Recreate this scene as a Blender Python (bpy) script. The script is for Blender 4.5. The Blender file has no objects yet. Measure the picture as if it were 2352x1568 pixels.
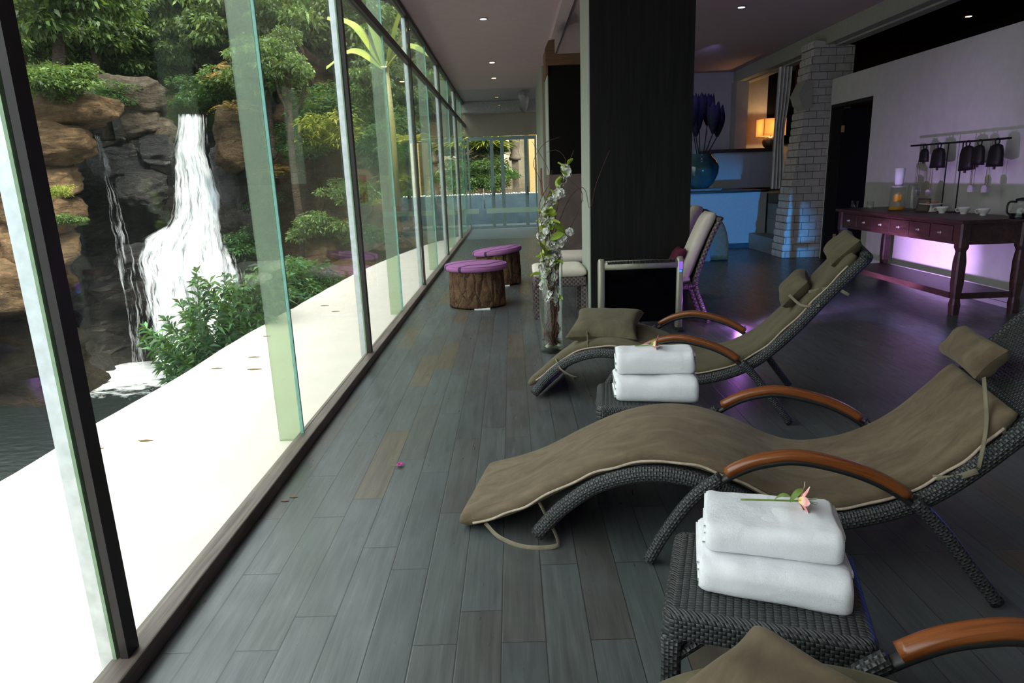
import bpy, math, random
import numpy as np
from mathutils import Vector, Matrix, noise
random.seed(7)
PI = math.pi
C = bpy.context.scene.collection

# ------------------------------------------------------------------ camera, world, sun, exposure
F_PX, W_PX, H_PX, EYE = 1529.0, 2352.0, 1568.0, 1.45
RIGHT = Vector((0.99938649, -0.03441455, -0.0065021))      # image axes in world (x right, y down, depth)
FWD = Vector((-0.00190514, -0.23879298, 0.97106863))
UP = Vector((-0.03497155, -0.97046048, -0.23871205))
cam = bpy.data.objects.new('camera', bpy.data.cameras.new('camera')); C.objects.link(cam)
M3 = Matrix(((RIGHT.x, -RIGHT.y, -RIGHT.z), (FWD.x, -FWD.y, -FWD.z), (UP.x, -UP.y, -UP.z)))
cam.matrix_world = Matrix.Translation((0, 0, EYE)) @ M3.to_4x4()
cam.data.sensor_width = 36.0; cam.data.lens = F_PX * 36.0 / W_PX
cam.data.clip_start = 0.05; cam.data.clip_end = 300
bpy.context.scene.camera = cam

def at(px, py, x=None, y=None, z=None):
    """pixel of the photograph -> point of the place on the plane X=x, Y=y or Z=z"""
    d = Vector((px - W_PX / 2, py - H_PX / 2, F_PX))
    r = Vector((d.dot(RIGHT), d.dot(FWD), d.dot(UP)))
    if z is not None: t = (z - EYE) / r.z
    elif x is not None: t = x / r.x
    else: t = y / r.y
    return Vector((t * r.x, t * r.y, EYE + t * r.z))

world = bpy.data.worlds.new('overcast_sky'); bpy.context.scene.world = world; world.use_nodes = True
wn = world.node_tree.nodes; wl = world.node_tree.links
bg = wn['Background']
tc = wn.new('ShaderNodeTexCoord'); sp = wn.new('ShaderNodeSeparateXYZ'); cr = wn.new('ShaderNodeValToRGB')
wl.new(tc.outputs['Generated'], sp.inputs[0]); wl.new(sp.outputs['Z'], cr.inputs[0])
cr.color_ramp.elements[0].position = 0.0; cr.color_ramp.elements[0].color = (0.30, 0.33, 0.34, 1)
cr.color_ramp.elements[1].position = 0.6; cr.color_ramp.elements[1].color = (0.92, 0.97, 1.0, 1)
wl.new(cr.outputs[0], bg.inputs[0]); bg.inputs[1].default_value = 2.6

def light(name, kind, loc, energy, color, rot=None, **kw):
    l = bpy.data.lights.new(name, kind); l.energy = energy; l.color = color
    for k, v in kw.items(): setattr(l, k, v)
    o = bpy.data.objects.new(name, l); C.objects.link(o); o.location = loc
    if rot is not None: o.rotation_euler = rot
    return o
def aim(o, target):
    o.rotation_euler = (Vector(target) - o.location).to_track_quat('-Z', 'Y').to_euler(); return o

sun = light('sun', 'SUN', (0, 0, 20), 5.0, (1.0, 0.93, 0.80), angle=math.radians(12))
aim(sun, (-9.5, 9.5, 4.5))
vs = bpy.context.scene.view_settings
vs.view_transform = 'Standard'; vs.look = 'None'; vs.gamma = 1; vs.use_curve_mapping = False; vs.exposure = 0.95

# coloured lamps of the spa, mostly low on the floor; lavender one added
PURPLE_AT = (2.12, 6.12, 0.10); BLUE_AT = (3.5, 3.5, 0.14)
aim(light('purple_floor_spot', 'SPOT', PURPLE_AT, 120, (0.60, 0.40, 1.0), spot_size=math.radians(66), spot_blend=1.0, shadow_soft_size=0.035), (4.98, 7.75, 0.62))
aim(light('purple_floor_beam', 'SPOT', PURPLE_AT, 900, (0.62, 0.38, 1.0), spot_size=math.radians(28), spot_blend=1.0, shadow_soft_size=0.035), (4.98, 7.85, 0.42))
light('purple_floor_spill', 'POINT', PURPLE_AT, 4, (0.60, 0.22, 1.0), shadow_soft_size=0.03)
aim(light('blue_floor_spot', 'SPOT', BLUE_AT, 900, (0.05, 0.36, 0.95), spot_size=math.radians(17), spot_blend=0.6, shadow_soft_size=0.05), (4.05, 12.8, 0.30))
light('blue_floor_spill', 'POINT', BLUE_AT, 6, (0.04, 0.10, 1.0), shadow_soft_size=0.04)
aim(light('violet_ceiling_spot', 'SPOT', (3.4, 6.6, 3.42), 12, (0.66, 0.58, 1.0), spot_size=math.radians(70), spot_blend=1.0, shadow_soft_size=0.05), (4.98, 7.6, 1.5))
aim(light('lavender_wall_fill', 'SPOT', (3.5, 11.9, 3.42), 16, (0.36, 0.32, 1.0), spot_size=math.radians(85), spot_blend=1.0, shadow_soft_size=0.06), (3.9, 15.3, 2.0))  # added fill that tints the back wall lavender; no fixture hangs there

# ------------------------------------------------------------------ helpers: objects
def link(name, me, mats, parent=None, smooth=False):
    o = bpy.data.objects.new(name, me); C.objects.link(o)
    for m in (mats if isinstance(mats, (list, tuple)) else [mats]): me.materials.append(m)
    if smooth: me.polygons.foreach_set('use_smooth', [True] * len(me.polygons))
    if parent is not None: o.parent = parent
    return o
def tag(o, label, cat, group=None, kind=None):
    o['label'] = label; o['category'] = cat
    if group: o['group'] = group
    if kind: o['kind'] = kind
    return o
def thing(name, label, cat, loc=(0, 0, 0), rz=0.0, group=None):
    o = bpy.data.objects.new(name, None); C.objects.link(o); o.empty_display_size = 0.1
    o.location = loc; o.rotation_euler = (0, 0, rz)
    return tag(o, label, cat, group)
def dup(root, loc=None, rz=None, label=None, scale=None):
    r = root.copy(); C.objects.link(r)
    if loc is not None: r.location = loc
    if rz is not None: r.rotation_euler = (0, 0, rz)
    if scale is not None: r.scale = scale
    if label: r['label'] = label
    for ch in list(root.children):
        c = ch.copy(); C.objects.link(c); c.parent = r
        for g in list(ch.children):
            d = g.copy(); C.objects.link(d); d.parent = c
    return r

class MB:
    def __init__(s): s.v = []; s.f = []; s.uv = []; s.mi = []; s.col = []
    def face(s, idx, uv=None, m=0):
        s.f.append(tuple(idx)); s.uv.append(uv if uv else [(0, 0)] * len(idx)); s.mi.append(m)
    def box(s, a, b, m=0, mat=None):
        n = len(s.v); (x0, y0, z0), (x1, y1, z1) = a, b
        pts = [(x0, y0, z0), (x1, y0, z0), (x1, y1, z0), (x0, y1, z0), (x0, y0, z1), (x1, y0, z1), (x1, y1, z1), (x0, y1, z1)]
        s.v += [tuple(mat @ Vector(p)) if mat else p for p in pts]
        for q in ((3, 2, 1, 0), (4, 5, 6, 7), (0, 1, 5, 4), (1, 2, 6, 5), (2, 3, 7, 6), (3, 0, 4, 7)):
            uv = []
            for k in q:
                p = pts[k]
                if q in ((3, 2, 1, 0), (4, 5, 6, 7)): uv.append((p[0], p[1]))
                elif q in ((0, 1, 5, 4), (2, 3, 7, 6)): uv.append((p[0], p[2]))
                else: uv.append((p[1], p[2]))
            s.face([n + k for k in q], uv, m)
        return s
    def prism(s, poly, axis, a, b, m=0):
        """closed 2-D polygon extruded along axis from a to b"""
        n = len(s.v); k = len(poly)
        def P(p, t): return {'x': (t, p[0], p[1]), 'y': (p[0], t, p[1]), 'z': (p[0], p[1], t)}[axis]
        s.v += [P(p, a) for p in poly] + [P(p, b) for p in poly]
        s.face([n + i for i in range(k)][::-1], [poly[i] for i in range(k)][::-1], m)
        s.face([n + k + i for i in range(k)], [poly[i] for i in range(k)], m)
        for i in range(k):
            j = (i + 1) % k
            s.face([n + i, n + j, n + k + j, n + k + i], [(0, a), (1, a), (1, b), (0, b)], m)
        return s
    def sweep(s, path, sec, normals=None, caps=True, m=0, closed=True, scales=None, ref=Vector((0, 0, 1))):
        """cross-section sec [(a,b)] swept on path; a along side axis, b along normal axis"""
        path = [Vector(p) for p in path]; n0 = len(s.v); k = len(sec); L = 0.0
        per = [0.0]
        for i in range(k): per.append(per[-1] + math.dist(sec[i], sec[(i + 1) % k]))
        Ls = []
        side0 = None
        for i, p in enumerate(path):
            t = (path[min(i + 1, len(path) - 1)] - path[max(i - 1, 0)]).normalized()
            if i: L += (p - path[i - 1]).length
            Ls.append(L)
            if normals is not None: nn = Vector(normals[i] if isinstance(normals, list) else normals); side = t.cross(nn)
            else:
                side = t.cross(ref) if side0 is None else side0 - t * side0.dot(t)
                if side.length < 1e-4: side = t.cross(Vector((1, 0, 0)))
            side.normalize(); side0 = side.copy(); nrm = side.cross(t).normalized()
            sc = scales[i] if scales else 1.0
            for a, b in sec: s.v.append(tuple(p + side * a * sc + nrm * b * sc))
        for i in range(len(path) - 1):
            for j in range(k if closed else k - 1):
                j2 = (j + 1) % k
                s.face([n0 + i * k + j, n0 + i * k + j2, n0 + (i + 1) * k + j2, n0 + (i + 1) * k + j],
                       [(Ls[i], per[j]), (Ls[i], per[j + 1]), (Ls[i + 1], per[j + 1]), (Ls[i + 1], per[j])], m)
        if caps and closed:
            s.face([n0 + j for j in range(k)][::-1], list(sec)[::-1], m)
            s.face([n0 + (len(path) - 1) * k + j for j in range(k)], list(sec), m)
        return s
    def tube(s, path, r, n=8, m=0, scales=None, caps=True, ref=Vector((0, 0, 1))):
        return s.sweep(path, circ(r, n), m=m, scales=scales, caps=caps, ref=ref)
    def lathe(s, prof, n=24, c=(0, 0, 0), m=0, fn=None):
        n0 = len(s.v); k = len(prof); L = [0]
        for i in range(1, k): L.append(L[-1] + math.dist(prof[i], prof[i - 1]))
        for i, (r, z) in enumerate(prof):
            for j in range(n):
                a = 2 * PI * j / n; rr = r
                if fn: rr = fn(r, z, a)
                s.v.append((c[0] + rr * math.cos(a), c[1] + rr * math.sin(a), c[2] + z))
        for i in range(k - 1):
            for j in range(n):
                j2 = (j + 1) % n
                s.face([n0 + i * n + j, n0 + i * n + j2, n0 + (i + 1) * n + j2, n0 + (i + 1) * n + j],
                       [(j / n, L[i]), ((j + 1) / n, L[i]), ((j + 1) / n, L[i + 1]), (j / n, L[i + 1])], m)
        if prof[0][0] > 1e-5: s.face([n0 + j for j in range(n)][::-1], None, m)
        if prof[-1][0] > 1e-5: s.face([n0 + (k - 1) * n + j for j in range(n)], None, m)
        return s
    def grid(s, fn, nu, nv, uvs=(1, 1), m=0, flip=False):
        n0 = len(s.v)
        for i in range(nu + 1):
            for j in range(nv + 1): s.v.append(tuple(fn(i / nu, j / nv)))
        for i in range(nu):
            for j in range(nv):
                q = [n0 + i * (nv + 1) + j, n0 + (i + 1) * (nv + 1) + j, n0 + (i + 1) * (nv + 1) + j + 1, n0 + i * (nv + 1) + j + 1]
                u = [(i / nu * uvs[0], j / nv * uvs[1]), ((i + 1) / nu * uvs[0], j / nv * uvs[1]), ((i + 1) / nu * uvs[0], (j + 1) / nv * uvs[1]), (i / nu * uvs[0], (j + 1) / nv * uvs[1])]
                if flip: q = q[::-1]; u = u[::-1]
                s.face(q, u, m)
        return s
    def mesh(s, name):
        me = bpy.data.meshes.new(name); me.from_pydata(s.v, [], s.f)
        ul = me.uv_layers.new(name='UVMap'); flat = [c for f in s.uv for p in f for c in p]
        ul.data.foreach_set('uv', flat)
        me.polygons.foreach_set('material_index', s.mi); me.update()
        return me
    def build(s, name, mats, parent=None, smooth=False, bevel=0.0, sub=0):
        o = link(name, s.mesh(name), mats, parent, smooth)
        if bevel:
            b = o.modifiers.new('bevel', 'BEVEL'); b.width = bevel; b.segments = 2; b.limit_method = 'ANGLE'
        if sub:
            b = o.modifiers.new('sub', 'SUBSURF'); b.levels = sub; b.render_levels = sub
        return o
def circ(r, n, ry=None): return [(r * math.cos(2 * PI * j / n), (ry or r) * math.sin(2 * PI * j / n)) for j in range(n)]
def rrect(w, h, r, n=4):
    out = []
    for cx, cy, a0 in ((w / 2 - r, h / 2 - r, 0), (-w / 2 + r, h / 2 - r, 90), (-w / 2 + r, -h / 2 + r, 180), (w / 2 - r, -h / 2 + r, 270)):
        for k in range(n + 1):
            a = math.radians(a0 + 90 * k / n); out.append((cx + r * math.cos(a), cy + r * math.sin(a)))
    return out
def spline(pts, n=60):
    """Catmull-Rom through pts, evenly re-sampled"""
    P = [Vector(p) for p in pts]; P = [P[0] * 2 - P[1]] + P + [P[-1] * 2 - P[-2]]; out = []
    for i in range(1, len(P) - 2):
        for k in range(16):
            t = k / 16; a, b, c, d = P[i - 1:i + 3]
            out.append(0.5 * ((2 * b) + (c - a) * t + (2 * a - 5 * b + 4 * c - d) * t * t + (3 * b - a - 3 * c + d) * t ** 3))
    out.append(P[-2]); L = [0]
    for i in range(1, len(out)): L.append(L[-1] + (out[i] - out[i - 1]).length)
    res = []; k = 0
    for i in range(n + 1):
        s = L[-1] * i / n
        while k < len(L) - 2 and L[k + 1] < s: k += 1
        f = (s - L[k]) / max(1e-9, L[k + 1] - L[k]); res.append(out[k].lerp(out[k + 1], min(1, f)))
    return res
def fbm(p, o=4): return noise.fractal(Vector(p), 0.9, 2.1, o)

# ------------------------------------------------------------------ helpers: materials
class NT:
    def __init__(s, name):
        s.m = bpy.data.materials.new(name); s.m.use_nodes = True; s.t = s.m.node_tree; s.n = s.t.nodes
        s.b = s.n['Principled BSDF']; s.out = s.n['Material Output']
    def new(s, t, **kw):
        n = s.n.new('ShaderNode' + t)
        for k, v in kw.items(): setattr(n, k, v)
        return n
    def l(s, a, b): s.t.links.new(a, b)
    def setin(s, inp, v):
        if hasattr(v, 'is_linked') or isinstance(v, bpy.types.NodeSocket): s.l(v, inp)
        else: inp.default_value = v
    def math(s, op, a, b=None, c=None):
        n = s.new('Math', operation=op)
        for i, v in enumerate((a, b, c)):
            if v is not None: s.setin(n.inputs[i], v)
        return n.outputs[0]
    def obj(s): return s.new('TexCoord').outputs['Object']
    def uv(s): return s.new('TexCoord').outputs['UV']
    def map(s, vec, scale=(1, 1, 1), rot=(0, 0, 0), loc=(0, 0, 0)):
        n = s.new('Mapping'); s.l(vec, n.inputs[0]); n.inputs['Scale'].default_value = scale; n.inputs['Rotation'].default_value = rot; n.inputs['Location'].default_value = loc
        return n.outputs[0]
    def noise(s, vec, scale, detail=4, rough=0.55, dist=0.0):
        n = s.new('TexNoise'); s.l(vec, n.inputs['Vector']); n.inputs['Scale'].default_value = scale; n.inputs['Detail'].default_value = detail
        n.inputs['Roughness'].default_value = rough; n.inputs['Distortion'].default_value = dist
        return n.outputs['Fac']
    def vor(s, vec, scale, feature='F1', rand=1.0):
        n = s.new('TexVoronoi', feature=feature); s.l(vec, n.inputs['Vector']); n.inputs['Scale'].default_value = scale; n.inputs['Randomness'].default_value = rand
        return n.outputs
    def ramp(s, fac, stops):
        n = s.new('ValToRGB'); s.setin(n.inputs[0], fac); e = n.color_ramp.elements
        while len(e) < len(stops): e.new(0.5)
        for i, (p, c) in enumerate(stops): e[i].position = p; e[i].color = (*c, 1) if len(c) == 3 else c
        return n.outputs[0]
    def mix(s, fac, a, b, mode='MIX'):
        n = s.new('Mix', data_type='RGBA', blend_type=mode)
        s.setin(n.inputs[0], fac)
        for i, v in ((6, a), (7, b)): s.setin(n.inputs[i], v if not isinstance(v, tuple) or len(v) == 4 else (*v, 1))
        return n.outputs[2]
    def bump(s, h, strength=0.3, dist=0.01):
        n = s.new('Bump'); n.inputs['Strength'].default_value = strength; n.inputs['Distance'].default_value = dist
        s.l(h, n.inputs['Height']); s.l(n.outputs[0], s.b.inputs['Normal'])
    def base(s, c, rough=0.5, spec=0.5, metal=0.0):
        s.setin(s.b.inputs['Base Color'], c if not isinstance(c, tuple) or len(c) == 4 else (*c, 1))
        s.setin(s.b.inputs['Roughness'], rough); s.b.inputs['Specular IOR Level'].default_value = spec; s.b.inputs['Metallic'].default_value = metal
        return s
def plain(name, c, rough=0.5, spec=0.5, metal=0.0, var=0.15, scale=20.0, bump=0.0):
    t = NT(name); f = t.noise(t.obj(), scale)
    lo = tuple(max(0, x * (1 - var)) for x in c); hi = tuple(x * (1 + var) for x in c)
    t.base(t.ramp(f, [(0.3, lo), (0.7, hi)]), rough, spec, metal)
    if bump: t.bump(f, bump, 0.005)
    return t.m
def emit(name, c, s):
    t = NT(name); t.base((0, 0, 0)); t.b.inputs['Emission Color'].default_value = (*c, 1); t.b.inputs['Emission Strength'].default_value = s
    return t.m
def glass(name, tint, gloss=1.0, haze=0.0):
    t = NT(name); tr = t.new('BsdfTransparent'); tr.inputs[0].default_value = (*tint, 1)
    gl = t.new('BsdfGlossy'); gl.inputs['Roughness'].default_value = 0.0; gl.inputs[0].default_value = (0.9, 1.0, 0.95, 1)
    fr = t.new('Fresnel'); bf = t.new('NewGeometry').outputs['Backfacing']   # same reflectance from either side of a pane
    t.l(t.math('ADD', 1.5, t.math('MULTIPLY', bf, 1 / 1.5 - 1.5)), fr.inputs[0])
    mx = t.new('MixShader'); t.l(t.math('MULTIPLY', fr.outputs[0], gloss), mx.inputs[0]); t.l(tr.outputs[0], mx.inputs[1]); t.l(gl.outputs[0], mx.inputs[2])
    res = mx
    if haze:
        df = t.new('BsdfDiffuse'); df.inputs[0].default_value = (0.55, 0.66, 0.52, 1); m2 = t.new('MixShader'); m2.inputs[0].default_value = haze  # pale diffuse share: haze painted over the window panes, frosting on the band
        t.l(mx.outputs[0], m2.inputs[1]); t.l(df.outputs[0], m2.inputs[2]); res = m2
    t.l(res.outputs[0], t.out.inputs[0]); return t.m

# floor: dark wood-look planks 0.1435 x 0.86 m
def floor_mat():
    t = NT('plank_tile'); o = t.obj(); s = t.new('SeparateXYZ'); t.l(o, s.inputs[0])
    u = t.math('DIVIDE', t.math('ADD', s.outputs[0], 1.085), 0.1435); row = t.math('FLOOR', u); fu = t.math('SUBTRACT', u, row)
    wn1 = t.new('TexWhiteNoise', noise_dimensions='1D'); t.l(row, wn1.inputs['W'])
    par = t.math('MODULO', t.math('ABSOLUTE', row), 2.0)
    off = t.math('ADD', t.math('MULTIPLY', par, 0.5), t.math('MULTIPLY', t.math('GREATER_THAN', wn1.outputs[0], 0.72), 0.31))
    v = t.math('ADD', t.math('DIVIDE', t.math('SUBTRACT', s.outputs[1], 2.283), 0.87), off); col = t.math('FLOOR', v); fv = t.math('SUBTRACT', v, col)
    cb = t.new('CombineXYZ'); t.l(row, cb.inputs[0]); t.l(col, cb.inputs[1])
    wn2 = t.new('TexWhiteNoise', noise_dimensions='3D'); t.l(cb.outputs[0], wn2.inputs['Vector'])
    du = t.math('MULTIPLY', t.math('MINIMUM', fu, t.math('SUBTRACT', 1.0, fu)), 0.1435)
    dv = t.math('MULTIPLY', t.math('MINIMUM', fv, t.math('SUBTRACT', 1.0, fv)), 0.87)
    d = t.math('MINIMUM', du, dv)
    seam = t.math('LESS_THAN', d, 0.0016)
    va = t.new('VectorMath', operation='MULTIPLY_ADD'); t.l(wn2.outputs['Color'], va.inputs[0]); va.inputs[1].default_value = (30, 30, 30); t.l(o, va.inputs[2])
    grain = t.noise(t.map(va.outputs[0], (38, 2.2, 1)), 1.0, 6, 0.65, 0.6)
    fine = t.noise(t.map(va.outputs[0], (160, 6, 1)), 1.0, 3, 0.6)
    blot = t.noise(t.map(o, (1.2, 0.8, 1)), 1.6, 5, 0.6, 0.5)
    c = t.ramp(wn2.outputs['Value'], [(0.0, (0.056, 0.064, 0.065)), (0.45, (0.070, 0.081, 0.080)), (0.85, (0.062, 0.060, 0.055)), (0.97, (0.095, 0.074, 0.047))])
    c = t.mix(0.7, c, t.ramp(grain, [(0.3, (0.55, 0.55, 0.55)), (0.7, (1.4, 1.4, 1.38))]), 'MULTIPLY')
    c = t.mix(0.35, c, t.ramp(fine, [(0.3, (0.6, 0.6, 0.6)), (0.7, (1.35, 1.35, 1.35))]), 'MULTIPLY')
    c = t.mix(t.ramp(blot, [(0.5, (0, 0, 0)), (0.78, (0.55, 0.55, 0.55))]), c, (0.10, 0.125, 0.125))
    c = t.mix(seam, c, (0.022, 0.021, 0.020))
    t.base(c, t.ramp(t.noise(t.map(o, (30, 5, 1)), 1.0, 4), [(0.3, (0.27,) * 3), (0.7, (0.40,) * 3)]), 0.65)
    h = t.math('ADD', t.math('MULTIPLY', t.math('MINIMUM', d, 0.004), 180.0), t.math('MULTIPLY', t.noise(t.map(va.outputs[0], (38, 2.2, 1)), 1.0, 2, 0.5), 0.5))
    t.bump(h, 0.28, 0.0018); return t.m
def weave_mat(name, c1, c2, cell=0.0105, rough=0.42):
    t = NT(name); s = t.new('SeparateXYZ'); t.l(t.uv(), s.inputs[0])
    u = t.math('DIVIDE', s.outputs[0], cell); v = t.math('DIVIDE', s.outputs[1], cell)
    iu = t.math('FLOOR', u); iv = t.math('FLOOR', v); fu = t.math('SUBTRACT', u, iu); fv = t.math('SUBTRACT', v, iv)
    par = t.math('ABSOLUTE', t.math('MODULO', t.math('ADD', iu, iv), 2.0))
    def hump(a, b):
        x = t.math('SINE', t.math('MULTIPLY', a, PI)); e = t.math('POWER', t.math('SINE', t.math('MULTIPLY', b, PI)), 0.25)
        return t.math('MULTIPLY', t.math('ADD', t.math('MULTIPLY', x, 0.7), 0.3), e)
    hA = hump(fu, fv); hB = hump(fv, fu)
    n = t.new('Mix', data_type='FLOAT'); t.l(par, n.inputs[0]); t.l(hA, n.inputs[2]); t.l(hB, n.inputs[3]); h = n.outputs[0]
    cb = t.new('CombineXYZ'); t.l(iu, cb.inputs[0]); t.l(iv, cb.inputs[1]); w = t.new('TexWhiteNoise'); t.l(cb.outputs[0], w.inputs[0])
    c = t.mix(par, c1, c2); c = t.mix(0.5, c, t.ramp(w.outputs[0], [(0, (0.55,) * 3), (1, (1.45,) * 3)]), 'MULTIPLY')
    lines = t.math('SINE', t.math('MULTIPLY', v, 25.0))
    t.base(c, rough, 0.5); t.bump(t.math('ADD', h, t.math('MULTIPLY', lines, 0.03)), 0.9, 0.0035); return t.m
def stave_mat(name, c1, c2, cx=0.0125, cy=0.0105):
    t = NT(name); s = t.new('SeparateXYZ'); t.l(t.uv(), s.inputs[0])
    u = t.math('DIVIDE', s.outputs[0], cx * 1.5); iu = t.math('FLOOR', u); fu = t.math('SUBTRACT', u, iu)
    v = t.math('ADD', t.math('DIVIDE', s.outputs[1], cy), t.math('MULTIPLY', t.math('MODULO', iu, 2.0), 0.5)); iv = t.math('FLOOR', v); fv = t.math('SUBTRACT', v, iv)
    x = t.math('POWER', t.math('SINE', t.math('MULTIPLY', fu, PI)), 0.6); y = t.math('POWER', t.math('SINE', t.math('MULTIPLY', fv, PI)), 0.6)
    h = t.math('MULTIPLY', x, y); cb = t.new('CombineXYZ'); t.l(iu, cb.inputs[0]); t.l(iv, cb.inputs[1]); w = t.new('TexWhiteNoise'); t.l(cb.outputs[0], w.inputs[0])
    c = t.mix(t.ramp(h, [(0.15, (0,) * 3), (0.45, (1,) * 3)]), c1, c2); c = t.mix(0.4, c, t.ramp(w.outputs[0], [(0, (0.6,) * 3), (1, (1.4,) * 3)]), 'MULTIPLY')
    t.base(c, 0.4, 0.5); t.bump(h, 1.0, 0.004); return t.m
def suede_mat(name, c, c2):
    t = NT(name); o = t.obj(); a = t.noise(t.map(o, (2.2, 5.5, 3)), 1.6, 5, 0.62, 1.2); b = t.noise(o, 26, 4, 0.7); f = t.noise(o, 900, 2)
    k = t.mix(t.ramp(a, [(0.32, (0,) * 3), (0.68, (1,) * 3)]), c, c2); k = t.mix(0.3, k, t.ramp(b, [(0.3, (0.7,) * 3), (0.7, (1.2,) * 3)]), 'MULTIPLY')
    t.base(k, 0.85, 0.15); t.b.inputs['Sheen Weight'].default_value = 0.12; t.b.inputs['Sheen Roughness'].default_value = 0.5
    t.b.inputs['Sheen Tint'].default_value = (0.9, 0.85, 0.7, 1)
    t.bump(t.math('ADD', t.math('MULTIPLY', f, 0.1), t.math('ADD', t.math('MULTIPLY', b, 0.4), a)), 0.35, 0.006); return t.m
def wood_mat(name, c1, c2, rough=0.35, sc=(3, 30, 30), bump=0.1, uv=False, spec=0.5):
    t = NT(name); g = t.noise(t.map(t.uv() if uv else t.obj(), sc), 1.0, 6, 0.6, 0.8)
    t.base(t.ramp(g, [(0.3, c1), (0.7, c2)]), rough, spec); t.bump(g, bump, 0.003); return t.m
def rock_mat(name, dark, mid, light_, wet=0.0, scale=1.0, wetline=None):
    t = NT(name); o = t.new('NewGeometry').outputs['Position']
    a = t.noise(o, 0.9 * scale, 8, 0.65, 0.6); b = t.noise(t.map(o, (1, 1, 3.5)), 2.6 * scale, 6, 0.7, 1.0)
    crack = t.vor(t.map(o, (1, 1, 1.6)), 0.9 * scale, 'DISTANCE_TO_EDGE')[0]
    c = t.mix(0.5, t.ramp(a, [(0.3, dark), (0.5, mid), (0.72, light_)]), t.ramp(b, [(0.3, dark), (0.55, mid), (0.75, light_)]))
    fine = t.noise(o, 14 * scale, 5, 0.75)
    if wetline is not None:      # splashed, algae-dark rock below the tide of the pool
        z = t.new('SeparateXYZ'); t.l(o, z.inputs[0]); c = t.mix(t.ramp(t.math('MULTIPLY_ADD', a, 2.0, t.math('SUBTRACT', z.outputs[2], wetline)), [(0.0, (1,) * 3), (1.0, (0,) * 3)]), c, t.mix(b, (0.008, 0.007, 0.006), (0.05, 0.036, 0.026)))
    t.base(t.mix(0.6, c, t.ramp(fine, [(0.3, (0.5,) * 3), (0.7, (1.5,) * 3)]), 'MULTIPLY'), 0.35 if wet else 0.85, 0.5 if wet else 0.2)
    h = t.math('ADD', t.math('MULTIPLY', b, 1.2), t.math('ADD', t.math('MULTIPLY', fine, 0.6), t.math('MULTIPLY', t.math('MINIMUM', crack, 0.12), 5.0)))
    t.bump(h, 0.9, 0.16); return t.m
def leaf_mat(name, stops):
    t = NT(name); at_ = t.new('Attribute'); at_.attribute_name = 'Col'
    c = t.ramp(at_.outputs['Fac'], stops); t.base(c, 0.45, 0.35)
    tl = t.new('BsdfTranslucent'); t.l(t.mix(0.5, c, (0.35, 0.5, 0.05)), tl.inputs[0]); mx = t.new('MixShader'); mx.inputs[0].default_value = 0.28
    t.l(t.b.outputs[0], mx.inputs[1]); t.l(tl.outputs[0], mx.inputs[2]); t.l(mx.outputs[0], t.out.inputs[0]); return t.m

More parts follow.
